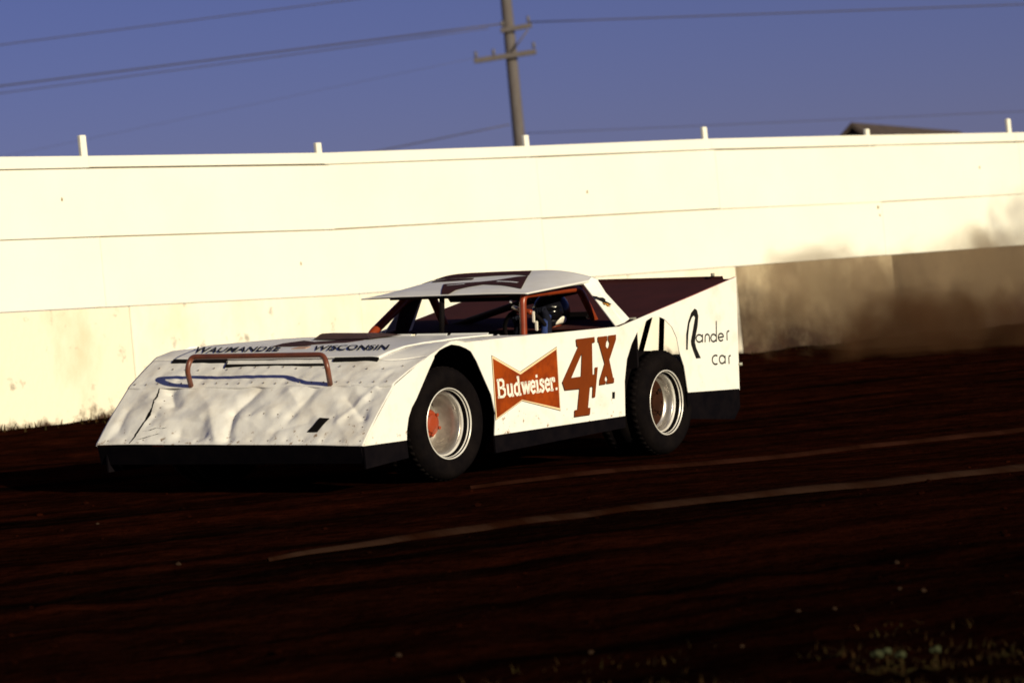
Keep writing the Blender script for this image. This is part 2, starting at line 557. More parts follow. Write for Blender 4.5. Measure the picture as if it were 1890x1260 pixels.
for i, (s0, s1) in enumerate(zip(PS, PS[1:])):
    e0 = .0012
    for row, (za, zb, u) in enumerate(((Z_TOP, Z_1, .034), (Z_1, Z_2, .022), (Z_2, Z_3, .014))):
        bm = bmesh.new()
        g = .011 if row < 2 else .004
        j0, j1 = s0 + (.07 if row else 0), s1 + (.07 if row else 0)
        dz = [random.uniform(-.004, .004) for _ in range(2)]
        hexa(bm, j0 + e0 * .5, j1 - e0 * .5, u - .022, u + random.uniform(-.002, .003), zb(j0) + g * .5 + dz[0], zb(j1) + g * .5 + dz[1],
             za(j0) - (g * .5 if row else 0) + (dz[0] if row else 0), za(j1) - (g * .5 if row else 0) + (dz[1] if row else 0), fence.location)
        from_bm('board', bm, FENCE, fence)
    for zf in (Z_1, Z_2):
        bm = bmesh.new()
        hexa(bm, s0 + .05, s1 - .05, -.045, -.004, zf(s0) - .05, zf(s1) - .05, zf(s0) + .05, zf(s1) + .05, fence.location)
        from_bm('rail', bm, WOOD, fence)
PT = {-5.60: 3.782, -2.55: 3.672, .556: 3.704, 3.62: 3.754, 6.765: 3.695, 9.87: 3.784}
for s in PS:
    bm = bmesh.new()
    zt = PT.get(s, 3.70)
    zlow = 1.7
    w = .037
    lean = random.uniform(-.03, -.02)
    vv = []
    for z, sh in ((zlow, 0), (zt, lean)):
        for (ds, u) in ((-w, -.110), (w, -.110), (w, -.070), (-w, -.070)):
            vv.append(bm.verts.new(sw(s + .085 + ds + sh, u, z) - fence.location))
    A, B = vv[:4], vv[4:]
    bm.faces.new(A[::-1]); bm.faces.new(B)
    for k in range(4):
        bm.faces.new((A[k], A[(k + 1) % 4], B[(k + 1) % 4], B[k]))
    bmesh.ops.bevel(bm, geom=bm.edges[:], offset=.006, segments=1, affect='EDGES')
    from_bm('post', bm, FENCE, fence)

# a few knots and nail holes that show dark on the boards
for (s, u, z) in ((-2.99, .015, 2.545), (6.75, .024, 2.79), (9.0, .024, 3.20), (6.78, .015, 2.70), (-5.95, .024, 3.22), (1.4, .024, 3.1)):
    bm = bmesh.new()
    bmesh.ops.create_cone(bm, segments=8, radius1=.013, radius2=.010, depth=.016, cap_ends=True,
                          matrix=Matrix.Translation(sw(s, u, z) - fence.location) @ FN.to_track_quat('Z', 'Y').to_matrix().to_4x4() @ Matrix.Diagonal((.6, 1.5, 1, 1)))
    from_bm('knot', bm, WOOD, fence)

# ------------------------------------------------------------------ beyond the fence: pole, wires, building
def at_px(px, py, D):
    d = CF + CR * ((px - 945) / 6550.) + CU * ((630 - py) / 6550.)
    return Vector((0, 0, 1.6)) + d * D
PX, PY = .66, 90.0
pole = tag(empty('utility_pole', (PX, PY, -.4)), 'wooden utility pole with crossarms standing beyond the white fence', 'utility pole')
tube('pole', [(0, 0, 0), (0, 0, 6), (-.01, 0, 12.4)], .185, POLEM, pole, r2=.135, seg=14)
def beam(name, A, B, w, h_, m, parent):
    A = Vector(A); B = Vector(B)
    d = (B - A); ln = d.length
    q = d.to_track_quat('X', 'Z').to_matrix().to_4x4()
    q.translation = (A + B) / 2
    bm = bmesh.new()
    add_box(bm, (0, 0, 0), (ln, w, h_), q, .01)
    return from_bm(name, bm, m, parent)
beam('crossarm', (-.96, -.24, 9.27), (.63, -.24, 9.36), .11, .13, POLEM, pole)
beam('crossarm', (-.22, -.22, 9.97), (.58, -.22, 10.04), .10, .12, POLEM, pole)
tube('brace', [(.48, -.24, 9.94), (.02, -.20, 9.42)], .022, POLEM, pole, seg=6)
bm = bmesh.new()
add_lathe(bm, [(.0, -.3), (.10, -.28), (.11, 0), (.10, .28), (.0, .3)], 14, Matrix.Translation((.30, -.3, 9.6)) @ Matrix.Rotation(math.pi / 2, 4, 'X'), closed=False)
for (xx, zz) in ((-.9, 9.37), (-.45, 9.39), (.58, 9.47), (-.16, 10.08), (.5, 10.14), (0, 12.45)):
    bm2 = bmesh.new()
    add_lathe(bm2, [(.0, -.02), (.03, -.02), (.045, .03), (.03, .07), (.045, .1), (.02, .14), (.0, .14)], 10,
              Matrix.Translation((xx, -.24 if xx else 0, zz)) @ Matrix.Rotation(math.pi / 2, 4, 'X'), closed=False)
    from_bm('insulator', bm2, mat('insulator', (.10, .09, .09), .3) if 'insulator' not in bpy.data.materials else bpy.data.materials['insulator'], pole, smooth=True)
bm.free()
def wire(A, B, sag, label, r=.018):
    A = Vector(A); B = Vector(B)
    pts = []
    for i in range(25):
        t = i / 24
        p = A.lerp(B, t); p.z -= sag * 4 * t * (1 - t)
        pts.append(p - A)
    o = tube('power_line', pts, r, WIREM, seg=6)
    o.location = A
    return tag(o, label, 'power line', 'overhead power lines')
wire((.50, 89.76, 9.74), (-36, 90, 8.66), .0, 'thick dark power line running left from the upper crossarm of the pole', .019)
wire((.14, 89.76, 9.66), (-36, 90, 8.42), .06, 'thin power line just under the thick one left of the pole', .011)
wire((.62, 90, 10.86), (-36, 90, 9.58), .0, 'highest power line crossing the top left corner of the sky', .013)
wire((1.16, 89.76, 9.72), (42, 90, 7.56), .05, 'power line running right from the upper crossarm of the pole', .016)
wire((.46, 89.9, 7.20), (-20, 90, 5.16), .03, 'low power line falling left from the pole towards the fence top', .014)
wire((.84, 89.9, 6.94), (42, 90, 5.02), .03, 'faint low power line right of the pole just above the fence', .008)
wire((-.24, 89.76, 8.95), (-36, 90, 4.9), .0, 'faint power line running left from the lower crossarm', .0035)

# gabled building beyond the fence, its ridge running away to the right
def at_depth(px, py, D):
    return at_px(px, py, D)
bl = tag(empty('barn', (at_px(1575, 226, 90).x, 90, 0)), 'dark gabled barn whose roof peak shows above the white fence at right', 'barn')
rz = at_px(1575, 226, 90).z
ra = Vector((.47, .88, 0)).normalized(); rb = Vector((ra.y, -ra.x, 0))
def bp(a_, b_, z): 
    p = ra * a_ + rb * b_
    return Vector((p.x, p.y, z))
LN = 7.5
for sgn in (-1, 1):
    vsr = []
    for (a_, b_, z) in ((-.15, 0, rz), (LN, 0, rz - .15), (LN, sgn * 3.4, rz - 3.2), (-.15, sgn * 3.4, rz - 3.0)):
        vsr.append(bp(a_, b_, z))
    n_ = len(vsr)
    dn = Vector((0, 0, -.12))
    vv = vsr + [p + dn for p in vsr]
    from_py('roof', vv, [(0, 1, 2, 3), (7, 6, 5, 4), (0, 4, 5, 1), (1, 5, 6, 2), (2, 6, 7, 3), (3, 7, 4, 0)], ROOFT, bl)
wv = [bp(0, -3.1, -.4), bp(0, 3.1, -.4), bp(0, 3.1, rz - 2.86), bp(0, 0, rz - .13), bp(0, -3.1, rz - 2.86)]
wv2 = [p + ra * (LN - .3) for p in wv]
from_py('wall', wv + wv2, [(0, 1, 2, 3, 4), (9, 8, 7, 6, 5), (0, 5, 6, 1), (1, 6, 7, 2), (4, 9, 5, 0)], WALLB, bl)
from_py('door', [bp(-.05, -1.2, -.4), bp(-.05, 1.2, -.4), bp(-.05, 1.2, 2.3), bp(-.05, -1.2, 2.3),
                 bp(-.0, -1.2, -.4), bp(-.0, 1.2, -.4), bp(-.0, 1.2, 2.3), bp(-.0, -1.2, 2.3)],
        [(0, 1, 2, 3), (0, 4, 5, 1), (1, 5, 6, 2), (2, 6, 7, 3), (3, 7, 4, 0)], ROOFT, bl)

# traced outlines in the car frame (metres): along the car, height
D = {
    'side': [[0.9525, 0.2924], [0.8727, 0.3795], [0.5973, 0.6336], [0.4013, 0.7142], [0.2207, 0.7856], [0.1242, 0.8147], [0.0511, 0.8388], [-0.0277, 0.856], [-0.0993, 0.8553], [-0.1825, 0.844], [-0.3705, 0.8402], [-0.618, 0.8452], [-1.0619, 0.8468], [-2.0157, 0.8456], [-2.1921, 0.8743], [-2.3779, 0.9049], [-3.0101, 1.0073], [-3.6133, 1.1092], [-3.5885, 0.3293], [-2.8747, 0.3511], [-2.86, 0.4299], [-2.8398, 0.5273], [-2.784, 0.6341], [-2.7567, 0.7314], [-2.6985, 0.8082], [-2.6028, 0.8659], [-2.5468, 0.8819], [-2.4902, 0.8884], [-2.4328, 0.8839], [-2.3746, 0.8687], [-2.2485, 0.8027], [-2.1642, 0.7242], [-2.0922, 0.6239], [-2.0514, 0.4825], [-2.0372, 0.2532], [-0.4589, 0.2467], [-0.4732, 0.3373], [-0.4774, 0.3845], [-0.4444, 0.4989], [-0.363, 0.6194], [-0.2986, 0.7179], [-0.2377, 0.7854], [-0.1852, 0.8069], [-0.1149, 0.8277], [-0.0262, 0.8394], [0.0402, 0.8282], [0.1067, 0.812], [0.1623, 0.7821], [0.1696, 0.766], [0.2279, 0.7034], [0.3791, 0.5322], [0.4331, 0.4835], [0.4728, 0.4241], [0.4968, 0.3473], [0.5016, 0.2921]],
    'bow': [[-0.4759, 0.7267], [-0.7825, 0.6065], [-1.2207, 0.7401], [-1.2285, 0.3618], [-0.7891, 0.4472], [-0.4888, 0.3524]],
    'bow_line': [[-0.4649, 0.7481], [-0.7841, 0.6244], [-1.2303, 0.7579], [-1.2382, 0.3428], [-0.7883, 0.4376], [-0.4768, 0.3384]],
    'bow_cream': [[-0.4688, 0.7432], [-0.7839, 0.6214], [-1.2265, 0.7538], [-1.2341, 0.348], [-0.7886, 0.4412], [-0.4804, 0.3429]],
    'word_quad': [[-0.5117, 0.4748], [-1.2074, 0.4809], [-1.1957, 0.6028], [-0.5049, 0.5927]],
    'four': [[-1.4657, 0.7924], [-1.6939, 0.7947], [-1.6967, 0.7604], [-1.6611, 0.7581], [-1.6492, 0.5515], [-1.6752, 0.5517], [-1.6816, 0.5959], [-1.7182, 0.5967], [-1.6675, 0.4035], [-1.6321, 0.4029], [-1.6445, 0.4744], [-1.6092, 0.4737], [-1.5735, 0.3402], [-1.6027, 0.3381], [-1.5927, 0.2937], [-1.4004, 0.293], [-1.4066, 0.3356], [-1.4427, 0.3373], [-1.4804, 0.4699], [-1.3016, 0.4727], [-1.2755, 0.5264], [-1.4879, 0.7432], [-1.4708, 0.7472]],
    'four_hole': [[-1.5304, 0.6989], [-1.5061, 0.5483], [-1.3866, 0.5467]],
    'x': [[-1.735, 0.7924], [-1.8515, 0.7935], [-1.8536, 0.7648], [-1.8354, 0.7483], [-1.8308, 0.7237], [-1.8495, 0.7077], [-1.8717, 0.7276], [-1.8805, 0.7458], [-1.8656, 0.7654], [-1.8658, 0.794], [-1.9654, 0.7955], [-1.9624, 0.7631], [-1.8667, 0.6344], [-1.9034, 0.5135], [-1.9153, 0.5127], [-1.9125, 0.4817], [-1.8191, 0.4803], [-1.8194, 0.4965], [-1.8351, 0.5117], [-1.8229, 0.5342], [-1.8, 0.5189], [-1.7975, 0.5047], [-1.8076, 0.4972], [-1.806, 0.4799], [-1.7275, 0.4783], [-1.7341, 0.512], [-1.8054, 0.6163], [-1.7438, 0.7597], [-1.7344, 0.7602]],
    'hole': [[-1.8853, 0.421], [-1.92, 0.4199], [-1.9123, 0.3754], [-1.8813, 0.3776]],
    'R': [[-2.8746, 0.643], [-2.8843, 0.746], [-2.9173, 0.8289], [-2.9651, 0.89], [-3.0142, 0.9173], [-3.0448, 0.9053], [-3.06, 0.8641], [-3.0456, 0.8011], [-3.0112, 0.7285], [-2.9967, 0.6869], [-3.0138, 0.6434], [-3.0667, 0.5744], [-3.0031, 0.575], [-2.9718, 0.6246], [-2.9448, 0.6739], [-2.9431, 0.7005], [-2.969, 0.752], [-3.0012, 0.8246], [-3.0145, 0.8536], [-2.9992, 0.8703], [-2.9705, 0.858], [-2.9351, 0.8174], [-2.9114, 0.7445], [-2.8934, 0.6419]],
    'strokes': [[[-3.0961, 0.7207], [-3.0865, 0.7284], [-3.073, 0.7336], [-3.0575, 0.7355], [-3.0421, 0.7339], [-3.0289, 0.729], [-3.0198, 0.7214], [-3.0161, 0.7123], [-3.0181, 0.7029], [-3.0257, 0.6945], [-3.0378, 0.6882], [-3.0527, 0.6849], [-3.0684, 0.6851], [-3.0828, 0.6887], [-3.0937, 0.6953]], [[-3.1054, 0.7362], [-3.1001, 0.68]], [[-3.1363, 0.6791], [-3.1395, 0.713], [-3.1395, 0.713], [-3.1425, 0.721], [-3.1496, 0.7276], [-3.1597, 0.7316], [-3.1713, 0.7326], [-3.1825, 0.7304], [-3.1918, 0.7253], [-3.1976, 0.718], [-3.1991, 0.7098], [-3.1961, 0.6779]], [[-3.2871, 0.7135], [-3.2789, 0.7212], [-3.2674, 0.7263], [-3.254, 0.7281], [-3.2407, 0.7263], [-3.2293, 0.7213], [-3.2213, 0.7136], [-3.2179, 0.7045], [-3.2196, 0.695], [-3.226, 0.6866], [-3.2363, 0.6803], [-3.2492, 0.6771], [-3.2627, 0.6774], [-3.2751, 0.6812], [-3.2847, 0.6879]], [[-3.3039, 0.8166], [-3.2926, 0.6736]], [[-3.3211, 0.7009], [-3.3929, 0.7035], [-3.3946, 0.7046], [-3.3904, 0.7141], [-3.3814, 0.7218], [-3.369, 0.7266], [-3.3549, 0.7278], [-3.3414, 0.7252], [-3.3303, 0.7192], [-3.3233, 0.7107], [-3.3214, 0.7009], [-3.3249, 0.6914], [-3.3333, 0.6834], [-3.3453, 0.6781], [-3.3592, 0.6764], [-3.373, 0.6785], [-3.3846, 0.6841]], [[-3.4424, 0.6749], [-3.4453, 0.7286], [-3.4548, 0.7367], [-3.4769, 0.7388]], [[-3.2963, 0.5759], [-3.2835, 0.58], [-3.2695, 0.5815], [-3.2556, 0.5803], [-3.243, 0.5764], [-3.2328, 0.5702], [-3.226, 0.5623], [-3.223, 0.5533], [-3.2242, 0.5441], [-3.2295, 0.5355], [-3.2384, 0.5281], [-3.2502, 0.5228], [-3.2637, 0.5199], [-3.2778, 0.5197], [-3.2912, 0.5223]], [[-3.3957, 0.5591], [-3.387, 0.5675], [-3.3747, 0.5731], [-3.3604, 0.5751], [-3.3462, 0.5733], [-3.334, 0.5678], [-3.3255, 0.5595], [-3.3219, 0.5495], [-3.3236, 0.5392], [-3.3304, 0.53], [-3.3415, 0.5232], [-3.3552, 0.5197], [-3.3696, 0.52], [-3.3829, 0.524], [-3.393, 0.5313]], [[-3.4043, 0.5715], [-3.4012, 0.5157]], [[-3.4552, 0.5103], [-3.4551, 0.5556], [-3.4625, 0.5648], [-3.4825, 0.568]]],
    'eagle': [[-2.0114, 1.0557], [-2.0501, 1.0498], [-2.0689, 1.0407], [-2.1003, 1.0393], [-2.1149, 1.0263], [-2.0983, 1.0167], [-2.117, 1.0055], [-2.1354, 0.9902], [-2.1096, 0.9894], [-2.0848, 0.9988], [-2.0603, 0.9896], [-2.0663, 1.012], [-2.0445, 1.0315], [-2.0216, 1.0388]],
}
# ---- skin of the body and roof
def lerp_tab(tab, x):
    # tab: list of (x, z) sorted by descending x
    if x >= tab[0][0]: return tab[0][1]
    for (x0, z0), (x1, z1) in zip(tab, tab[1:]):
        if x >= x1:
            t = (x0 - x) / (x0 - x1)
            return z0 + (z1 - z0) * t
    return tab[-1][1]
PROF_L = [(.952,.292),(.873,.379),(.78,.47),(.597,.634),(.42,.708),(.221,.779),(.08,.825),(-.03,.856),(-.10,.856),(-.18,.848),(-.37,.843),(-1.06,.846),(-2.1,.846)]
PROF_C = [(.952,.298),(.873,.384),(.78,.475),(.597,.638),(.47,.71),(.35,.779),(.22,.806),(.05,.826),(-.2,.838),(-.6,.842),(-1.02,.842),(-2.1,.842)]
PROF_R = [(.953,.308),(.873,.394),(.78,.485),(.597,.648),(.45,.74),(.314,.818),(.145,.850),(-.05,.854),(-.26,.866),(-1.0,.858),(-2.1,.852)]
def smooth(t):
    t = max(0., min(1., t)); return t * t * (3 - 2 * t)
def ztop(x, y):
    c = lerp_tab(PROF_C, x) - .009 * (y - .70)
    if y > .62:
        w = smooth((y - .62) / .33); return c * (1 - w) + lerp_tab(PROF_L, x) * w
    if y < -.72:
        w = smooth((-.72 - y) / .34); return c * (1 - w) + lerp_tab(PROF_R, x) * w
    return c
ROOF_C = [(-1.39,1.108),(-1.49,1.134),(-1.74,1.170),(-1.97,1.200),(-2.16,1.230),(-2.3,1.236)]
def zroof(x, y):
    c = lerp_tab(ROOF_C, x); t = (-1.39 - x) / .77
    c += .004
    hw = .665 + .055 * max(0., t)
    e = 1.104 + (.052 if y > 0 else -.018) * t
    a = abs(y)
    if a > .28:
        w = min(1., (a - .28) / (hw - .28)) ** (2.0 if y > 0 else 3.0); c = c * (1 - w) + e * w
    return c

# ------------------------------------------------------------------ race car
car = empty('race_car')
car.matrix_world = CAR
tag(car, 'white wedge shaped dirt track race car numbered 4X with dented nose and rusty bumper hoop', 'race car')

def body_side(u, v, d): return Vector((u, .97 - d, v))
poly_sheet('side_panel', D['side'], body_side, WHITE, car, thick=.005)
# far side: same outline, standing further out at the nose as the photo shows
def far_side(u, v, d):
    k = .012 if u > -.4 else 0
    return Vector((u, -1.075 + d + .06 * smooth((.2 - u) / 1.5), v + k))
poly_sheet('side_panel', D['side'], far_side, WHITE, car, thick=.005)

# --- nose: dented lower sheet, upper sheet lapped over it
random.seed(5)
dents = []
def n_uv(u1, v1):   # picture-like position on the lower sheet -> (Y, t down the sheet)
    return (-1.08 + (u1 - 90 - (785 - v1) / 400 * 205) / 1700 * 2.05, (v1 - 385) / 400.)
def seg_d(p, q, r_):
    p, q, r_ = Vector(p), Vector(q), Vector(r_)
    d = r_ - q
    t = max(0, min(1, (p - q).dot(d) / d.length_squared))
    return (p - q - d * t).length
TROUGH = [((1160, 415), (990, 580), .045, -.015), ((990, 580), (950, 745), .035, -.016), ((840, 560), (870, 760), .06, .012),
          ((580, 430), (600, 520), .06, -.022), ((560, 640), (780, 610), .05, .012), ((480, 600), (800, 650), .05, -.010), ((1020, 640), (1250, 560), .05, .009), ((1250, 700), (1450, 640), .04, -.009), ((1700, 480), (1790, 620), .04, -.012),
          ((300, 560), (240, 690), .05, -.012), ((1500, 430), (1330, 640), .05, -.010), ((1640, 640), (1880, 400), .03, .008),
          ((640, 720), (800, 730), .05, -.018), ((1350, 430), (1400, 520), .05, .010), ((440, 470), (560, 560), .05, .010)]
RV = [(-1.0 + i * .138 + random.uniform(-.015, .015), .93) for i in range(15)] + [(.02 + i * .105, .54 + random.uniform(-.02, .02)) for i in range(9) if i not in (4, 5)] + [(-.715 + random.uniform(-.01, .01), .12 + i * .14) for i in range(5)] + [(.83 + i * .018, .12 + i * .15) for i in range(5)]
TROUGH = [(n_uv(*a_), n_uv(*b_), w_, k_) for a_, b_, w_, k_ in TROUGH]
def dent(y, t):
    z = 0
    for a_, b_, w_, k_ in TROUGH:
        d = seg_d((y, t * .48), (a_[0], a_[1] * .48), (b_[0], b_[1] * .48))
        z += k_ * (.55 * math.exp(-(d / w_) ** 2) + .6 * math.exp(-1.5 * d / w_))
    for (ry_, rt_) in RV:
        z -= .0045 * math.exp(-((y - ry_) ** 2 + (.48 * (t - rt_)) ** 2) / .0007)
    z += .0045 * (.4 - 1.8 * abs(mnoise.noise(Vector((y * 5.3 - t * 2, t * 2.6 + y, 6.6)))))
    z += .009 * (.5 - 1.6 * abs(mnoise.noise(Vector((y * 2.1 + t, t * 1.5, 2.2))))) + .0035 * mnoise.noise(Vector((y * 6.5, t * 4, 4.4))) + .0016 * mnoise.noise(Vector((y * 17, t * 9, 1.1)))
    return z
def sheet(name, nu, nv, fn, m, parent, thick=.004, smooth_=True):
    vs = [fn(i / nu, j / nv) for j in range(nv + 1) for i in range(nu + 1)]
    W_ = nu + 1
    fs = [(j * W_ + i, j * W_ + i + 1, (j + 1) * W_ + i + 1, (j + 1) * W_ + i) for j in range(nv) for i in range(nu)]
    o = from_py(name, vs, fs, m, parent, smooth=smooth_)
    s = o.modifiers.new('solidify', 'SOLIDIFY'); s.thickness = thick; s.offset = -1
    return o
YL, YR = .966, -1.076
def lower(uu, t):
    y = YR + (YL - YR) * uu
    x = .603 + (.952 - .603) * t
    z = ztop(x, y)
    edge = min(1, min(uu, 1 - uu) / .04) * min(1, (1 - t) / .06 + .12)
    e = dent(y, t) * edge
    return Vector((x + .7 * e, y, z + .72 * e - (.004 if t < .02 else 0)))
sheet('nose_panel', 190, 60, lower, NOSE, car)
def upper(uu, t):
    y = YR + (YL - YR) * uu
    x0 = .622 + .003 * math.sin(y * 19) + .002 * math.sin(y * 31)
    xe = .352 if -.9 < y < .70 else (.352 - .13 * smooth((y - .70) / .26) if y > .7 else .352)
    x = x0 + (xe - x0) * t
    z = ztop(x, y) + .006 * (1 - t) + .003
    e = -.005 * math.exp(-(((y + 1.03) % .092 - .046) / .022) ** 2 - ((t - .3) / .2) ** 2) * (.4 + mnoise.noise(Vector((y * 9, 3, 3))))
    e += (.005 * mnoise.noise(Vector((y * 4, t * 2, 8.8))) + .0035 * mnoise.noise(Vector((y * 11, t * 5, 6)))
         - .010 * math.exp(-((y + .42) / .09) ** 2 - ((t - .55) / .3) ** 2))
    e *= min(1, t * 6 + .2) * min(1, min(uu, 1 - uu) / .04)
    return Vector((x + .5 * e, y, z + .8 * e))
sheet('nose_panel', 140, 20, upper, NOSE, car)
def hood_fn(uu, t):
    y = -.90 + 1.585 * uu
    yl = .685 - .06 * smooth((t - .1) / .6)
    y = -.90 + (yl + .90) * uu
    x = .350 - 1.372 * t
    z = ztop(x, y) + .014 + .004 * mnoise.noise(Vector((x * 2.5, y * 2.5, 3))) + .0015 * mnoise.noise(Vector((x * 8, y * 8, 3)))
    return Vector((x, y, z))
sheet('hood', 70, 50, hood_fn, ROOFM, car, thick=.010)
def fend_l(uu, t):
    y = .60 + (.968 - .60) * uu
    x = (.352 - .13 * smooth((y - .70) / .26)) * (1 - t) - 1.10 * t
    z = ztop(x, y) + .002 + .003 * mnoise.noise(Vector((x * 5, y * 5, 1)))
    return Vector((x, y, z))
sheet('fender', 26, 70, fend_l, NOSE, car)
def fend_r(uu, t):
    y = -1.078 + (.20) * uu + .06 * smooth(t)
    x = .352 * (1 - t) - 1.10 * t
    return Vector((x, y, ztop(x, y) + .002))
sheet('fender', 16, 60, fend_r, NOSE, car)

# seams, tears and openings of the nose, slightly proud of the sheet
def on_nose(x, y, off=.006): return Vector((x, y, ztop(x, y) + off))
def on_lower(y, t, off):
    p = lower((y - YR) / (YL - YR), t)
    return p + Vector((.7, 0, .72)) * off
def strip(name, pts, w, m, off=.0045, parent=None):
    """narrow ribbon lying on the lower nose sheet, pts = (Y, t, width factor)"""
    vs, fs = [], []
    P = []
    for (A, B) in zip(pts, pts[1:]):
        for i in range(6):
            f_ = i / 6
            P.append(tuple(A[k] + (B[k] - A[k]) * f_ for k in range(3)))
    P.append(pts[-1])
    for i, (y, t, k) in enumerate(P):
        j = .006 * mnoise.noise(Vector((i * .7, 1, 1)))
        for sgn in (-1, 1):
            p = on_lower(y + j + sgn * w * k * .5, t, off)
            vs.append(p)
        for sgn in (1, -1):
            vs.append(on_lower(y + j + sgn * w * k * .5, t, off - .003))
    for i in range(len(P) - 1):
        a0 = i * 4
        for q in range(4):
            fs.append((a0 + q, a0 + (q + 1) % 4, a0 + 4 + (q + 1) % 4, a0 + 4 + q))
    return from_py(name, vs, fs, m, parent)
strip('crack', [(-.815, .04, .7), (-.79, .22, 1.2), (-.775, .40, .8), (-.775, .52, 2.2), (-.772, .64, 1.0), (-.79, .82, 1.4), (-.81, .985, .6)], .012, SEAM, parent=car)
strip('tear', [(-.755, .80, .4), (-.70, .79, 1.5), (-.655, .75, 1.0), (-.61, .76, 2.2), (-.575, .74, .3)], .010, SEAM, parent=car)
strip('tear', [(-.76, .93, .5), (-.72, .90, 1.6), (-.66, .86, .8), (-.62, .83, 1.4)], .010, SEAM, parent=car)
hq = [(.884, .511), (.805, .555), (.807, .625), (.886, .589)]
vs, fs = [], []
NS = 9
for off in (.008, -.002):
    for j_ in range(NS):
        for i_ in range(NS):
            a_, b_ = i_ / (NS - 1), j_ / (NS - 1)
            x = (hq[0][0] * (1 - a_) + hq[3][0] * a_) * (1 - b_) + (hq[1][0] * (1 - a_) + hq[2][0] * a_) * b_
            y = (hq[0][1] * (1 - a_) + hq[3][1] * a_) * (1 - b_) + (hq[1][1] * (1 - a_) + hq[2][1] * a_) * b_
            vs.append(on_lower(y, (x - .603) / .349, off))
q_ = NS * NS
for j_ in range(NS - 1):
    for i_ in range(NS - 1):
        k_ = j_ * NS + i_
        fs += [(k_, k_ + 1, k_ + NS + 1, k_ + NS), (q_ + k_, q_ + k_ + NS, q_ + k_ + NS + 1, q_ + k_ + 1)]
rim_ = [i_ for i_ in range(NS)] + [j_ * NS + NS - 1 for j_ in range(1, NS)] + [(NS - 1) * NS + i_ for i_ in range(NS - 2, -1, -1)] + [j_ * NS for j_ in range(NS - 2, 0, -1)]
for k_ in range(len(rim_)):
    a_, b_ = rim_[k_], rim_[(k_ + 1) % len(rim_)]
    fs.append((a_, b_, q_ + b_, q_ + a_))
from_py('air_slot', vs, fs, SEAM, car)
# dark slots between the hood edge and the upper nose sheet
def slot(name, x0, x1, y0, y1, w, m):
    vs, fs = [], []
    n = 14
    for i in range(n + 1):
        t = i / n; y = y0 + (y1 - y0) * t; x = x0 + (x1 - x0) * t
        for (dx, dz) in ((w, .010), (0, .016), (0, .004), (w, -.001)):
            vs.append(Vector((x + dx, y, ztop(x + dx, y) + dz)))
    for i in range(n):
        for q in range(4):
            fs.append((i * 4 + q, i * 4 + (q + 1) % 4, i * 4 + 4 + (q + 1) % 4, i * 4 + 4 + q))
    fs += [(0, 1, 2, 3), (n * 4 + 3, n * 4 + 2, n * 4 + 1, n * 4)]
    return from_py(name, vs, fs, m, car)
slot('hood_slot', .356, .356, -.90, -.47, .022, SEAM)
slot('hood_slot', .356, .352, .36, .69, .024, SEAM)
slot('hood_slot', .410, .412, -.44, .33, .007, SEAM)
slot('hood_slot', .372, .418, -.455, -.44, .010, SEAM)
# rivets
bm = bmesh.new()
random.seed(3)
def rivet(p, r_=.006):
    bmesh.ops.create_icosphere(bm, subdivisions=1, radius=r_, matrix=Matrix.Translation(p))
for (ry_, rt_) in RV: rivet(on_lower(ry_, rt_, .003), .0062)
for i in range(22):
    y = -1.03 + i * .092
    p = upper((y - YR) / (YL - YR), .10 + .03 * random.random()); rivet(p + Vector((.003, 0, .004)), .0055)
for i in range(18):
    y = -.95 + i * .108
    p = upper((y - YR) / (YL - YR), .62 + .1 * random.random()); rivet(p + Vector((.003, 0, .004)), .0055)
tag(from_bm('rivet', bm, mat('rivet', (.25, .22, .2), .5, metal=.5), car), kind='stuff')

# bumper hoop
tube('bumper_hoop', [(.60, -.575, .635), (.675, -.545, .755), (.64, -.535, .832), (.64, .485, .825), (.672, .53, .752), (.60, .495, .630)], .017, HOOP, car, rad=.085, seg=14)
# cowl strip at the hood's trailing edge, bent up in short lengths
for (y0, y1) in ((-.50, -.26), (-.22, -.02), (.02, .26), (.29, .58)):
    vs = []
    for y in (y0, y1):
        z = ztop(-1.02, y) + .014
        vs += [(-1.015, y, z - .004), (-1.035, y, z + .010), (-1.039, y, z + .008), (-1.022, y, z - .006)]
    from_py('cowl_strip', vs, [(0, 1, 5, 4), (1, 2, 6, 5), (2, 3, 7, 6), (3, 0, 4, 7), (0, 3, 2, 1), (4, 5, 6, 7)], WHITE, car)

# carburettor scoop: low wedge with ragged lip
bm = bmesh.new()
sc = [(-.54, -.47, .870), (-.54, .0, .868), (-.62, -.455, .908), (-.62, -.075, .896), (-.80, -.49, .904), (-.80, -.10, .895), (-1.0, -.50, .872), (-1.0, -.06, .870)]
bv = [bm.verts.new(p) for p in sc]
for f_ in ((0, 1, 3, 2), (2, 3, 5, 4), (4, 5, 7, 6), (0, 2, 4, 6), (1, 7, 5, 3), (0, 6, 7, 1)): bm.faces.new([bv[i] for i in f_])
bmesh.ops.bevel(bm, geom=bm.edges[:], offset=.008, segments=2, affect='EDGES')
from_bm('hood_scoop', bm, mat('scoop_brown', (.045, .025, .018), .55, var=(.09, .05, .035), scale=14, amt=.7), car)

# hood emblem, red bow-tie half hidden by the scoop
def on_hood(u, v, d): return Vector((u, v, ztop(u, v) + .0185 - d))
for pts in ([(-.02, -.40), (-.06, -.12), (-.10, -.20), (-.16, -.14), (-.24, .02), (-.50, -.02), (-.46, -.22), (-.34, -.30), (-.5, -.50), (-.22, -.46)],):
    poly_sheet('hood_emblem', pts, on_hood, BROWNP, car, thick=.003)
poly_sheet('hood_mark', [(.10, -.16), (.03, -.15), (.03, -.06), (.10, -.05)], on_hood, mat('faded_mark', (.5, .3, .2), .5), car, thick=.003)

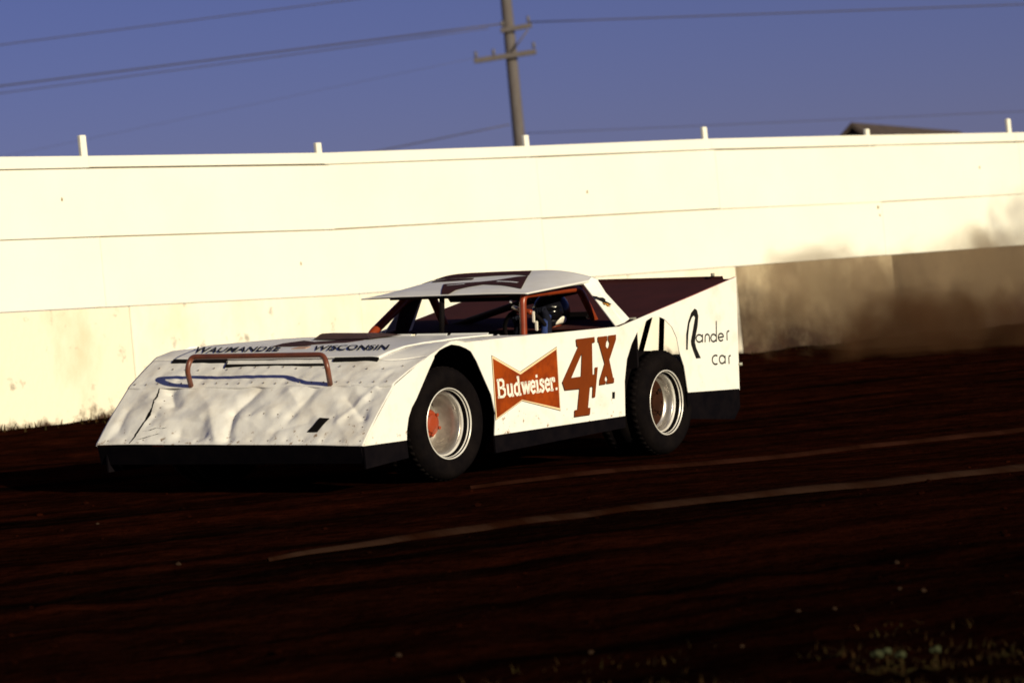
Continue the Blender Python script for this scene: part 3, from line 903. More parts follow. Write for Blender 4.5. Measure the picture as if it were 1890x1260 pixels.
# --- lettering built from Blender's own font outlines laid on the hood
def word(name, text, fit, m, parent, shear=.28, bold=.012):
    cu = bpy.data.curves.new(name, 'FONT')
    cu.body = text; cu.size = 1; cu.shear = shear; cu.offset = bold; cu.resolution_u = 3
    o = bpy.data.objects.new(name, cu)
    COL.objects.link(o)
    dg = bpy.context.evaluated_depsgraph_get()
    me = bpy.data.meshes.new_from_object(o.evaluated_get(dg))
    bpy.data.objects.remove(o)
    mn = [min(v.co[k] for v in me.vertices) for k in (0, 1)]
    mx = [max(v.co[k] for v in me.vertices) for k in (0, 1)]
    for v in me.vertices:
        v.co = fit((v.co.x - mn[0]) / (mx[0] - mn[0]), (v.co.y - mn[1]) / (mx[1] - mn[1]))
    me.name = name
    o = link(name, me, m, parent)
    return o
def hood_fit(y0, y1, xa, xb):
    def f_(u, v):
        y = y0 + (y1 - y0) * u - .115 * v; x = xa + (xb - xa) * u - .205 * v
        return Vector((x, y, ztop(x, y) + .0205 + .004 * mnoise.noise(Vector((x * 2.5, y * 2.5, 3)))))
    return f_
word('hood_lettering', 'WAUMANDEE', hood_fit(-.84, -.187, .241, .200), BLACKP, car, 0, .02)
word('hood_lettering', 'WISCONSIN', hood_fit(.076, .646, .208, .205), BLACKP, car, 0, .02)

# --- side lettering and emblems
def decal(off):
    return lambda u, v, d: Vector((u, .97 + off - d, v))
poly_sheet('emblem_outline', D['bow_line'], decal(.0016), BLACKP, car, thick=.0014)
poly_sheet('emblem_border', D['bow_cream'], decal(.0030), CREAM, car, thick=.0013)
poly_sheet('bow_tie_emblem', D['bow'], decal(.0044), SIGNRED, car, thick=.0013)
def quad_map(q):
    BL, BR, TR, TL = [Vector((p[0], p[1])) for p in q]
    def f_(u, v):
        top_ = TL.lerp(TR, u); bot = BL.lerp(BR, u)
        return bot.lerp(top_, v)
    return f_
qm = quad_map(D['word_quad'])
XH = .66
GL = {  # slab-serif strokes: (x0, y0, x1, y1, weight) in units of the word box
 'B': ([(.10, 0, .10, 1), (.0, .04, .70, .04), (.0, .96, .62, .96), (.1, .53, .62, .53), (.70, .12, .74, .42), (.64, .62, .64, .88), (.62, .04, .74, .16), (.74, .40, .60, .53), (.6, .53, .66, .64), (.66, .86, .58, .96)], 1.0, .145),
}
def letter_strokes(ch):
    x = XH
    S = {
     'B': [((.14, 0), (.14, 1)), ((.0, .05), (.62, .05)), ((.0, .95), (.56, .95)), ((.14, .53), (.60, .53)), ((.58, .05), (.80, .17), (.80, .40), (.56, .53)), ((.52, .53), (.70, .64), (.70, .85), (.52, .95))],
     'u': [((.18, x), (.18, .14), (.36, .05), (.62, .12)), ((.76, x), (.76, 0)), ((.02, x - .04), (.24, x - .04)), ((.58, x - .04), (.8, x - .04)), ((.7, .04), (1.0, .04))],
     'd': [((.74, 1), (.74, 0)), ((.56, .96), (.8, .96)), ((.7, .04), (.98, .04)), ((.74, .56), (.44, x - .03), (.18, .52), (.16, .18), (.40, .04), (.74, .14))],
     'w': [((.12, x), (.30, .03)), ((.30, .03), (.50, x)), ((.50, x), (.68, .03)), ((.68, .03), (.88, x)), ((.0, x - .04), (.28, x - .04)), ((.40, x - .04), (.60, x - .04)), ((.76, x - .04), (1.0, x - .04))],
     'e': [((.14, .36), (.86, .36), (.80, .56), (.5, x - .02), (.20, .54), (.14, .20), (.40, .03), (.86, .12))],
     'i': [((.5, x), (.5, 0)), ((.1, x - .04), (.58, x - .04)), ((.1, .04), (.9, .04)), ((.5, .80), (.5, .95))],
     's': [((.84, x - .10), (.62, x - .02), (.26, x - .06), (.20, .46), (.74, .28), (.82, .14), (.56, .03), (.16, .10)), ((.84, x), (.84, .46)), ((.15, .0), (.15, .2))],
     'r': [((.26, x), (.26, 0)), ((.02, x - .04), (.34, x - .04)), ((.02, .04), (.54, .04)), ((.26, .46), (.52, x - .04), (.92, x - .05)), ((.86, x), (.86, .44))],
     '.': [((.5, .0), (.5, .13))],
    }
    return S[ch]
adv = [('B', 0, .150), ('u', .152, .262), ('d', .264, .388), ('w', .392, .556), ('e', .545, .640), ('i', .636, .698), ('s', .700, .786), ('e', .792, .886), ('r', .884, .972), ('.', .972, 1.0)]
bm = bmesh.new()
for ch, x0, x1 in adv:
    for pl in letter_strokes(ch):
        horiz = len(pl) == 2 and abs(pl[0][1] - pl[1][1]) < .001
        pts = [qm(x0 + (x1 - x0) * p[0], p[1]) for p in pl]
        stroke_poly(bm, [(p.x, p.y) for p in pts], .0150 if horiz else .0205, decal(.0058), .0013)
from_bm('emblem_lettering', bm, mat('cream_white', (.82, .80, .72), .5), car)
def shift(poly, dx, dz): return [(p[0] + dx, p[1] + dz) for p in poly]
poly_sheet('number_shadow', shift(D['four'], .006, -.005), decal(.0016), BLACKP, car, thick=.0014, holes=[shift(D['four_hole'], .006, -.005)])
poly_sheet('number_shadow', shift(D['x'], .006, -.005), decal(.0016), BLACKP, car, thick=.0014)
poly_sheet('door_number', D['four'], decal(.0032), NUMRED, car, thick=.0014, holes=[D['four_hole']])
poly_sheet('door_letter', D['x'], decal(.0032), NUMRED, car, thick=.0014)
poly_sheet('exhaust_hole', D['hole'], decal(.0022), SEAM, car, thick=.002)
def strokes(name, idx):
    bm = bmesh.new()
    for k in idx: stroke_poly(bm, D['strokes'][k], .0112, decal(.0022 + .0003 * (k % 2)), .002)
    from_bm(name, bm, BLACKP, car)
for idx in ((0, 1), (2,), (3, 4), (5,), (6,), (7,), (8, 9), (10,)): strokes('maker_letter', idx)
poly_sheet('maker_initial', D['R'], decal(.0022), BLACKP, car, thick=.002)

# --- roof, sail panels
def roof_fn(uu, t):
    hw = .665 + .055 * t
    y = -hw + 2 * hw * uu
    x = -1.39 - .80 * t + .012 * (1 - (y / .66) ** 2)
    return Vector((x, y, zroof(x, y)))
sheet('roof', 60, 36, roof_fn, ROOFM, car, thick=.008)
def on_roof(u, v, d): return Vector((u, v, zroof(u, v) + .0035 - d))
def dense(poly, n=5):
    out = []
    for A, B in zip(poly, poly[1:] + poly[:1]):
        for i in range(n): out.append((A[0] + (B[0] - A[0]) * i / n, A[1] + (B[1] - A[1]) * i / n))
    return out
def roof_decal(name, poly, m, lift=0.0):
    """cut the outline into strips so that it follows the bowed roof"""
    bm = bmesh.new()
    pl = dense(poly, 4)
    tris = tessellate_polygon([[Vector((p[0], p[1], 0)) for p in pl]])
    bv = [bm.verts.new((p[0], p[1], 0)) for p in pl]
    for t_ in tris:
        try: bm.faces.new([bv[i] for i in t_])
        except ValueError: pass
    bmesh.ops.subdivide_edges(bm, edges=bm.edges[:], cuts=3, use_grid_fill=True)
    bmesh.ops.triangulate(bm, faces=bm.faces[:])
    for v in bm.verts: v.co.z = zroof(v.co.x, v.co.y) + .0045 + lift
    return from_bm(name, bm, m, car)
roof_decal('roof_emblem', [(-2.04, -.60), (-2.118, -.514), (-2.145, -.276), (-2.153, -.028), (-2.148, .221), (-1.967, .311), (-2.018, .175), (-2.012, .013), (-1.974, -.206), (-1.972, -.348), (-1.96, -.5), (-1.95, -.6)], BROWNP)
roof_decal('roof_emblem', [(-1.876, -.415), (-1.945, -.331), (-1.94, -.112), (-1.882, -.082), (-1.846, -.247), (-1.834, -.383)], BROWNP)
roof_decal('roof_emblem', [(-1.723, -.216), (-1.741, -.093), (-1.767, .056), (-1.814, .15), (-1.927, .242), (-1.952, .316), (-1.793, .397), (-1.505, .544), (-1.6, .329), (-1.657, .152), (-1.577, .081), (-1.478, .048), (-1.412, .05), (-1.385, .05), (-1.385, -.011), (-1.513, -.09)], BROWNP)
roof_decal('roof_lettering', [(-1.66, -.14), (-1.70, -.02), (-1.675, -.02), (-1.64, -.14)], ROOFM, .002)
roof_decal('roof_lettering', [(-1.76, .20), (-1.70, .40), (-1.675, .40), (-1.73, .20)], ROOFM, .002)
def quad_sheet(name, pts, m, parent, th):
    P = [Vector(p) for p in pts]
    nn = Vector((0, 0, 0))
    for i in range(len(P)):
        nn += (P[i] - P[0]).cross(P[(i + 1) % len(P)] - P[0])
    nn.normalize()
    n_ = len(P)
    vs = P + [p - nn * th for p in P]
    fs = [tuple(range(n_)), tuple(range(2 * n_ - 1, n_ - 1, -1))] + [(i, (i + 1) % n_, n_ + (i + 1) % n_, n_ + i) for i in range(n_)]
    bm = bmesh.new()
    bv = [bm.verts.new(v) for v in vs]
    for f_ in fs: bm.faces.new([bv[i] for i in f_])
    return from_bm(name, bm, m, parent)
SAIL = [(-2.041, .69, 1.131), (-2.122, .704, 1.172), (-2.160, .722, 1.158), (-2.168, .78, 1.065), (-2.244, .91, .884), (-2.15, .925, .862), (-2.026, .932, .846)]
quad_sheet('sail_panel', SAIL, WHITE, car, .006)
quad_sheet('sail_panel', [(x, -y, z) for x, y, z in SAIL][::-1], WHITE, car, .006)
# lip joining the roof edge to the pillar
for sg in (1, -1):
    quad_sheet('roof_lip', [(-1.40, sg * .667, 1.104), (-1.62, sg * .680, 1.118), (-2.05, sg * .696, 1.134), (-2.15, sg * .716, 1.156), (-1.7, sg * .684, 1.126), (-1.42, sg * .667, 1.106)], WHITE, car, .004)
box('bracket', (-2.262, .93, .888), (.035, .03, .012), SHEET, car)
def on_sail(u, v, d):
    t = (v - .846) / (1.131 - .846)
    return Vector((u, .934 - .243 * t + .022 + (-2.03 - u) * .14 - d, v))
poly_sheet('bird_emblem', D['eagle'], on_sail, BLACKP, car, thick=.002)
bm = bmesh.new()
for (u_, v_) in ((-2.085, 1.022), (-2.14, .975)):
    pass
poly_sheet('bird_emblem', [(p[0] * .45 + (-2.128) * .55 + .018, p[1] * .4 + .985 * .6 - .008) for p in D['eagle']], lambda u, v, d: on_sail(u, v, d - .002), GOLD, car, thick=.001)
bm.free()

# --- deck, spoiler, tail
DK = [(-2.02, .838), (-2.38, .897), (-3.0, 1.0), (-3.605, 1.099)]
vs = []
for (x, z) in DK:
    for y in (-1.0, -.5, 0, .5, .964): vs.append((x, y, z + .004 * math.cos(y * 2)))
fs = [(j * 5 + i, j * 5 + i + 1, j * 5 + 6 + i, j * 5 + 5 + i) for j in range(3) for i in range(4)]
dk = from_py('rear_deck', vs, fs, MAROON, car)
sm = dk.modifiers.new('solidify', 'SOLIDIFY'); sm.thickness = .006; sm.offset = -1
quad_sheet('spoiler', [(-3.608, -1.0, 1.09), (-3.608, .87, 1.09), (-3.612, .86, 1.119), (-3.612, -.2, 1.128), (-3.612, -1.0, 1.130)], MAROON, car, .006)
box('tail_panel', (-3.60, -.018, .45), (.006, 1.96, .26), WHITE, car)
box('fuel_tank', (-3.22, .05, .44), (.50, .85, .34), DARK, car, bevel=.03)
tube('bolt', [(-3.60, .79, 1.12), (-3.60, .79, 1.142)], .014, SHEET, car, seg=8)
tube('bolt', [(-3.59, .955, .50), (-3.61, .99, .50)], .012, SHEET, car, seg=8)
# maroon strip along the top edge of the quarter panel
vs = []
for (x, z) in ((-2.39, .906), (-3.0, 1.007), (-3.61, 1.108)):
    for (dy, dz) in ((.952, .001), (.966, .003), (.966, -.006), (.952, -.006)): vs.append((x, dy, z + dz))
from_py('edge_trim', vs, [(j * 4 + q, j * 4 + (q + 1) % 4, j * 4 + 4 + (q + 1) % 4, j * 4 + 4 + q) for j in range(2) for q in range(4)] + [(0, 1, 2, 3), (11, 10, 9, 8)], TUBE, car)

# --- skirts and bumper rubber
def skirt(pts, th=.012):
    return quad_sheet('skirt', pts, SKIRT, car, th)
skirt([(.945, .955, .298), (.50, .955, .298), (.485, .955, .185), (.93, .955, .155)])
skirt([(-.46, .955, .255), (-2.04, .955, .258), (-2.04, .955, .175), (-.47, .955, .135)])
skirt([(-2.87, .955, .36), (-3.59, .955, .338), (-3.62, .94, .20), (-3.55, .93, .12), (-2.9, .93, .17)])
skirt([(.945, -1.06, .30), (.945, .95, .296), (.915, .95, .19), (.915, -1.06, .19)])
skirt([(-3.595, -1.0, .37), (-3.595, .95, .37), (-3.60, .93, .14), (-3.60, -1.0, .14)])
for xa, xb in ((.945, .5), (-.46, -2.04), (-2.87, -3.59)):
    skirt([(xa, -1.01, .30), (xb, -1.01, .30), (xb, -1.0, .14), (xa, -1.0, .14)])

# --- chassis, tub and liners (dark)
box('floor_pan', (-1.35, -.03, .19), (4.3, 1.0, .03), DARK, car)
box('chassis_rail', (-1.3, .42, .24), (4.3, .07, .09), DARK, car)
box('chassis_rail', (-1.3, -.42, .24), (4.3, .07, .09), DARK, car)
box('firewall', (-1.08, -.03, .52), (.02, 1.80, .62), DARK, car)
box('dashboard', (-1.36, -.03, .795), (.40, 1.78, .06), DARK, car, bevel=.012)
box('door_liner', (-1.55, .935, .54), (1.0, .012, .56), DARK, car)
box('door_liner', (-1.55, -.96, .54), (1.0, .012, .56), DARK, car)
box('bulkhead', (-2.40, -.03, .53), (.02, 1.80, .64), DARK, car)
box('wheel_liner', (-.15, .50, .48), (.90, .012, .48), DARK, car)
box('wheel_liner', (-.15, -.55, .48), (.90, .012, .48), DARK, car)
box('engine_block', (-.35, -.05, .50), (.75, .55, .45), DARK, car, bevel=.03)
# two struts holding the deck over the open tail
tube('strut', [(-2.88, .60, .62), (-3.11, .60, .99)], .019, DARK, car, seg=8)
tube('strut', [(-3.16, .60, .60), (-3.22, .60, 1.01)], .019, DARK, car, seg=8)

# --- roll cage
R_ = .024
tube('roll_bar', [(-1.41, .60, .55), (-1.42, .60, .83), (-1.43, .60, 1.09), (-2.13, .60, 1.105), (-2.38, .60, .80), (-2.42, .60, .5)], R_, TUBE, car, rad=.06)
tube('roll_bar', [(-1.40, -.66, .55), (-1.49, -.68, .85), (-1.93, -.66, 1.085), (-2.15, -.62, 1.11), (-2.36, -.62, .80), (-2.40, -.6, .5)], .030, TUBE, car, rad=.06)
tube('windshield_post', [(-1.43, -.055, .80), (-1.43, -.035, 1.105)], .018, DARK, car)
tube('roll_bar', [(-2.15, -.60, 1.10), (-2.15, .60, 1.10)], R_, DARKRED, car)
tube('roll_bar', [(-2.33, -.60, .86), (-2.20, .1, 1.02), (-2.15, .56, 1.09)], R_, DARKRED, car)
tube('roll_bar', [(-1.52, .60, .975), (-1.62, .44, .990), (-1.78, .30, 1.00)], .017, TUBE, car, rad=.1)
tube('roll_bar', [(-1.50, -.50, 1.098), (-1.50, .60, 1.092)], .014, DARKRED, car)
quad_sheet('pillar_cover', [(-1.80, -.69, .84), (-1.965, -.69, .85), (-2.13, -.68, 1.09), (-1.92, -.68, 1.09)], DARKRED, car, .01)
quad_sheet('rear_pillar_cover', [(-1.965, -.70, .85), (-2.02, -.70, .86), (-2.165, -.69, 1.09), (-2.135, -.69, 1.09)], WHITE, car, .01)
quad_sheet('sun_visor', [(-1.56, -.06, 1.055), (-1.56, .58, 1.05), (-1.50, .58, 1.10), (-1.50, -.06, 1.115)], DARK, car, .006)
for p in ((-1.31, -.05, .833), (-1.28, .0, .834), (-1.22, .30, .833), (-1.24, .52, .835), (-1.44, .50, 1.05)):
    bm = bmesh.new()
    bmesh.ops.create_icosphere(bm, subdivisions=2, radius=.012, matrix=Matrix.Translation(p))
    from_bm('gauge_knob', bm, ALLOY, car, smooth=True)
box('mirror', (-1.475, .648, .945), (.012, .02, .075), CHIN, car, bevel=.004)
box('mirror', (-1.495, .655, .885), (.012, .022, .065), CHIN, car, bevel=.004)

# --- seat and steering wheel
bm = bmesh.new()
add_box(bm, (-2.12, .33, .36), (.46, .44, .10), None, .03)
add_box(bm, (-2.36, .33, .64), (.08, .44, .60), None, .03)
add_box(bm, (-2.22, .12, .58), (.32, .04, .30), None, .015)
add_box(bm, (-2.22, .54, .58), (.32, .04, .30), None, .015)
from_bm('driver_seat', bm, DARK, car)
bm = bmesh.new()
wm = Matrix.Translation((-1.88, .33, .82)) @ Matrix.Rotation(math.radians(-68), 4, 'Y')
ring = [wm @ Vector((.17 * math.cos(t * math.pi / 16), .17 * math.sin(t * math.pi / 16), 0)) for t in range(33)]
add_tube(bm, ring, .015, 8)
for t in (0, 2.1, 4.2):
    add_tube(bm, [wm @ Vector((0, 0, 0)), wm @ Vector((.17 * math.cos(t), .17 * math.sin(t), 0))], .01, 6)
add_tube(bm, [wm @ Vector((0, 0, 0)), Vector((-1.38, .33, .66))], .016, 8)
from_bm('steering_wheel', bm, DARK, car, smooth=True)

# --- wheels
def tyre_bm(R, Wd):
    bm = bmesh.new()
    prof = [(.212, -.004), (.228, .006), (.262, .018), (.290, .0215), (.305, .018), (.322, .012), (R - .016, -.004), (R - .004, -.020), (R, -.045),
            (R, -.10), (R - .006, -.105), (R - .006, -.115), (R, -.12), (R + .001, -Wd * .5), (R, -Wd + .12), (R - .006, -Wd + .115), (R - .006, -Wd + .105), (R, -Wd + .10),
            (R, -Wd + .045), (R - .004, -Wd + .02), (R - .03, -Wd), (.29, -Wd - .02), (.23, -Wd - .006), (.205, -Wd + .01), (.20, -Wd + .03), (.20, -.03)]
    add_lathe(bm, prof, 72)
    # tread blocks across the shoulders
    for k in range(48):
        t = 2 * math.pi * k / 48
        for (y0, wd) in ((-.058, .05), (-Wd + .058, .05)):
            mt = Matrix.Rotation(t, 4, 'Y')
            add_box(bm, (R - .001, y0, 0), (.008, wd, .022), mt)
    return bm
def rim_bm(dep):
    bm = bmesh.new()
    add_lathe(bm, [(.219, .004), (.2215, -.002), (.219, -.010), (.206, -.012), (.2035, -.040), (.198, -.050), (.190, -.056),
                   (.192, -.062), (.20, -.06), (.209, -.045), (.212, -.016), (.2135, .002)], 72)
    return bm
def barrel_bm(dep):
    bm = bmesh.new()
    add_lathe(bm, [(.191, -.0575), (.182, -.062), (.1795, -.085), (.1755, -.092), (.173, -.13), (.168, -dep), (.160, -dep - .01),
                   (.160, -dep - .02), (.178, -dep - .018), (.187, -.09), (.1925, -.063)], 72)
    return bm
def disc_bm(dep):
    bm = bmesh.new()
    add_lathe(bm, [(.166, -dep + .004), (.150, -dep + .010), (.118, -dep + .004), (.092, -dep + .022), (.070, -dep + .026), (.0, -dep + .026), (.0, -dep - .012), (.166, -dep - .012)], 48, closed=False)
    return bm
def hub_bm(dep, hl):
    bm = bmesh.new()
    add_lathe(bm, [(.088, -dep + .020), (.088, -dep + hl - .03), (.078, -dep + hl - .016), (.060, -dep + hl - .012), (.056, -dep + hl), (.036, -dep + hl + .006), (.0, -dep + hl + .006)], 32, closed=False)
    for k in range(5):
        t = 2 * math.pi * k / 5
        bmesh.ops.create_cone(bm, segments=6, radius1=.012, radius2=.009, depth=.018, cap_ends=True,
                              matrix=Matrix.Translation((.070 * math.cos(t), -dep + hl - .006, .070 * math.sin(t))) @ Matrix.Rotation(math.pi / 2, 4, 'X'))
    return bm
def hole_bm(dep, k):
    bm = bmesh.new()
    t = 2 * math.pi * (k + .5) / 5
    bmesh.ops.create_cone(bm, segments=12, radius1=.016, radius2=.016, depth=.006, cap_ends=True,
                          matrix=Matrix.Translation((.130 * math.cos(t), -dep + .011, .130 * math.sin(t))) @ Matrix.Rotation(math.pi / 2, 4, 'X'))
    return bm
def wheel(loc, R, Wd, dep, steer, side, front):
    w = empty('wheel', loc)
    w.parent = car
    w.rotation_euler = (0, random.uniform(0, 6), 0)
    w.rotation_mode = 'YXZ'
    w.rotation_euler = (0, random.uniform(0, 6.2), steer)
    if side < 0: w.scale = (1, 1, 1); w.rotation_euler = (0, 0, math.pi + steer)
    from_bm('tyre', tyre_bm(R, Wd), RUBBER, w, smooth=True)
    from_bm('rim', rim_bm(dep), ALLOY, w, smooth=True)
    from_bm('barrel', barrel_bm(dep), BARREL, w, smooth=True)
    from_bm('wheel_disc', disc_bm(dep), BARREL if front else ALLOYD, w, smooth=True)
    from_bm('hub', hub_bm(dep, .105 if front else .05), HUBRED if front else ALLOYD, w)
    for k in range(5): from_bm('disc_hole', hole_bm(dep, k), SEAM, w)
    return w
wheel((0, .942, .355), .349, .30, .232, math.radians(-4.5), 1, True)
wheel((-2.64, .935, .300), .352, .36, .125, 0, 1, False)
wheel((0, -1.02, .355), .358, .30, .155, math.radians(-4.5), -1, True)
wheel((-2.64, -1.0, .300), .360, .36, .215, 0, -1, False)
box('axle', (-2.64, -.02, .30), (.09, 1.5, .09), DARK, car)
box('axle', (0, -.02, .33), (.07, 1.4, .07), DARK, car)

# ------------------------------------------------------------------ driver
def skin_body(name, verts, edges, radii, m):
    me = bpy.data.meshes.new(name + '_cage')
    me.from_pydata(verts, edges, [])
    o = bpy.data.objects.new(name + '_cage', me)
    COL.objects.link(o)
    o.modifiers.new('skin', 'SKIN')
    sv = me.skin_vertices[0].data
    for i, r in enumerate(radii):
        sv[i].radius = (r, r) if not isinstance(r, tuple) else r
        sv[i].use_root = (i == 0)
    s = o.modifiers.new('sub', 'SUBSURF'); s.levels = 2; s.render_levels = 2
    dg = bpy.context.evaluated_depsgraph_get()
    out = bpy.data.meshes.new_from_object(o.evaluated_get(dg))
    bpy.data.objects.remove(o)
    for p in out.polygons: p.use_smooth = True
    out.name = name
    return out
Vt, Ed, Ra = [], [], []
def vt(p, r, prev=None):
    Vt.append(p); Ra.append(r)
    if prev is not None: Ed.append((prev, len(Vt) - 1))
    return len(Vt) - 1
pel = vt((-2.18, .33, .47), .15)
abd = vt((-2.21, .33, .60), .145, pel)
che = vt((-2.22, .33, .74), .16, abd)
nck = vt((-2.20, .33, .855), .062, che)
hed = vt((-2.175, .335, .95), .085, nck)
for sg in (1, -1):
    sh = vt((-2.20, .33 + sg * .19, .785), .072, che)
    el = vt((-1.835, .50, .74) if sg > 0 else (-2.02, .13, .66), .048, sh)
    wr = vt((-1.91, .475, .925) if sg > 0 else (-1.985, .20, .865), .032, el)
    pm = vt((-1.90, .455, .965) if sg > 0 else (-1.945, .21, .925), .036, wr)
    ox, oy, oz = Vt[pm]
    for q in range(4):
        f1_ = vt((ox + .03, oy + sg * (.03 - q * .019), oz + .028 - q * .004), .010, pm)
        f2_ = vt((ox + .055, oy + sg * (.03 - q * .019), oz + .022 - q * .006), .009, f1_)
        vt((ox + .06, oy + sg * (.025 - q * .018), oz - q * .006), .008, f2_)
    th_ = vt((ox + .005, oy - sg * .035, oz - .005), .011, pm)
    vt((ox + .03, oy - sg * .05, oz - .02), .009, th_)
    hp = vt((-2.10, .33 + sg * .10, .44), .10, pel)
    kn = vt((-1.72, .33 + sg * .13, .55), .066, hp)
    an = vt((-1.38, .33 + sg * .10, .30), .046, kn)
    vt((-1.28, .33 + sg * .10, .33), .038, an)
driver_me = skin_body('person', Vt, Ed, Ra, SUIT)
driver = link('person', driver_me, SUIT)
driver.matrix_world = CAR
tag(driver, 'person in dark full face helmet and blue sleeves driving the white race car', 'person')
tube('sleeve', [(-1.845, .494, .80), (-1.875, .485, .86), (-1.915, .472, .935)], .030, SLEEVE, driver, seg=12)
# full-face helmet: shell with an eye port, visor and chin piece
bm = bmesh.new()
bmesh.ops.create_uvsphere(bm, u_segments=32, v_segments=20, radius=1)
for v in bm.verts:
    x, y, z = v.co
    k = 1.0
    jaw = smooth((-z - .1) / .7)
    v.co = Vector((x * (.155 + .02 * jaw * (1 if x > 0 else -.5)), y * .125 * (1 - .14 * jaw), z * (.135 if z > 0 else .140)))
port = [f_ for f_ in bm.faces if f_.calc_center_median().x > .095 and -.035 < f_.calc_center_median().z < .05]
r_ = bmesh.ops.inset_region(bm, faces=port, thickness=.008, depth=-.010)
hel = from_bm('helmet', bm, HELMET, driver, smooth=True)
hel.location = (-2.17, .345, .950)
hel.rotation_euler = (0, math.radians(6), math.radians(9))
bm = bmesh.new()
n_ = 14
rows = []
for zz in (-.036, -.012, .016, .048):
    row = []
    for i in range(n_ + 1):
        t = (-62 + 124 * i / n_) * math.pi / 180
        k = math.sqrt(max(0, 1 - (zz / .14) ** 2))
        row.append(bm.verts.new((.158 * k * math.cos(t), .128 * k * math.sin(t), zz)))
    rows.append(row)
for A, B in zip(rows, rows[1:]):
    for i in range(n_): bm.faces.new((A[i], A[i + 1], B[i + 1], B[i]))
vz = from_bm('visor', bm, VISOR, hel, smooth=True)
sm = vz.modifiers.new('solidify', 'SOLIDIFY'); sm.thickness = .003
def helm_patch(name, t0, t1, z0, z1, m, slant=0.0):
    bm = bmesh.new()
    A = []
    for j in range(4):
        row = []
        for i in range(9):
            u = i / 8; t = math.radians(t0 + (t1 - t0) * u)
            zz = z0 + (z1 - z0) * j / 3 * math.sin(math.pi * (.12 + .76 * u)) + slant * u
            jaw = smooth((-zz / .14 - .1) / .7)
            k = math.sqrt(max(0, 1 - (zz / .140) ** 2))
            row.append(bm.verts.new(((.155 + .02 * jaw) * k * math.cos(t) * 1.02, .125 * (1 - .14 * jaw) * k * math.sin(t) * 1.035, zz)))
        A.append(row)
    for p, q in zip(A, A[1:]):
        for i in range(8): bm.faces.new((p[i], p[i + 1], q[i + 1], q[i]))
    o = from_bm(name, bm, m, hel, smooth=True)
    sm_ = o.modifiers.new('solidify', 'SOLIDIFY'); sm_.thickness = .003
    return o
helm_patch('chin_guard', 44, 86, -.076, -.022, CHIN)
helm_patch('chin_stripe', 22, 84, -.106, -.084, TUBE, .006)

# ------------------------------------------------------------------ infield edge: weeds and clods
random.seed(21)
vs, fs = [], []
def blade(x, y, h_, w, lean, ang):
    z = g_at(x, y) - .01
    dx, dy = math.cos(ang), math.sin(ang)
    px_, py_ = -dy * w * .5, dx * w * .5
    b = len(vs)
    for t in (0, .5, 1):
        ww = 1 - .85 * t
        cx = x + dx * lean * t * t; cy = y + dy * lean * t * t; cz = z + h_ * (t - .25 * t * t * lean / max(h_, .01))
        vs.append((cx - px_ * ww, cy - py_ * ww, cz)); vs.append((cx + px_ * ww, cy + py_ * ww, cz))
    fs.append((b, b + 1, b + 3, b + 2)); fs.append((b + 2, b + 3, b + 5, b + 4))
n = 0
while n < 2600:
    x = random.uniform(-3.2, 3.6); y = random.uniform(10.6, 15.5)
    bias = smooth((x * .55 - (y - 12.3) * .9 + 1.1) / 2.6)
    if random.random() > bias * bias: continue
    if mnoise.noise(Vector((x * 1.9, y * 1.9, 4))) < -.05: continue
    n += 1
    for _ in range(2):
        blade(x + random.gauss(0, .02), y + random.gauss(0, .02), random.uniform(.015, .05), random.uniform(.005, .012), random.uniform(.01, .05), random.uniform(0, 6.28))
for i in range(260):   # ragged weeds at the foot of the wall
    s = random.uniform(-8.5, -4.6) if i < 170 else random.uniform(3, 12)
    p = sw(s, random.uniform(.05, .5), 0)
    blade(p.x, p.y, random.uniform(.03, .09), random.uniform(.01, .03), random.uniform(.01, .05), random.uniform(0, 6.28))
tag(from_py('grass', vs, fs, GRASSM), kind='stuff', label='sparse dark weeds at the infield edge')
vs, fs = [], []
def blob(x, y, z, r, sq=.6):
    b = len(vs)
    ico = [(0, 0, 1), (.9, 0, .3), (.28, .85, .3), (-.72, .53, .3), (-.72, -.53, .3), (.28, -.85, .3), (.72, .53, -.4), (-.28, .85, -.4), (-.9, 0, -.4), (-.28, -.85, -.4), (.72, -.53, -.4), (0, 0, -1)]
    for (a_, b_, c_) in ico:
        k = r * random.uniform(.75, 1.2)
        vs.append((x + a_ * k, y + b_ * k, z + c_ * k * sq))
    for f_ in ((0, 1, 2), (0, 2, 3), (0, 3, 4), (0, 4, 5), (0, 5, 1), (1, 6, 2), (2, 7, 3), (3, 8, 4), (4, 9, 5), (5, 10, 1), (2, 6, 7), (3, 7, 8), (4, 8, 9), (5, 9, 10), (1, 10, 6), (11, 7, 6), (11, 8, 7), (11, 9, 8), (11, 10, 9), (11, 6, 10)):
        fs.append(tuple(b + i for i in f_))
for i in range(380):
    x = random.uniform(-4, 4.2); y = 10.8 + 12 * random.random() ** 1.8
    r = random.choice((.006, .009, .012, .018)) * random.uniform(.7, 1.3)
    blob(x, y, g_at(x, y) + r * .25, r)
tag(from_py('clods', vs, fs, CLAY), kind='stuff', label='small dark clods of clay scattered over the track')
vs, fs = [], []
for (px, py) in ((180, 968), (735, 1211), (1472, 1130), (1660, 1088), (1370, 1195), (1090, 1206), (1540, 1126), (1705, 1092), (1655, 1040), (330, 1043), (1245, 930)):
    d = CF + CR * ((px - 945) / 6550.) + CU * ((630 - py) / 6550.)
    t = 10.0
    while t < 40 and (Vector((0, 0, 1.6)) + d * t).z > g_at(d.x * t, d.y * t): t += .03
    p = Vector((0, 0, 1.6)) + d * t
    blob(p.x, p.y, p.z + .006, random.uniform(.010, .017), .7)
tag(from_py('pebbles', vs, fs, PEBBLE), kind='stuff', label='pale pebbles lying on the dark clay')
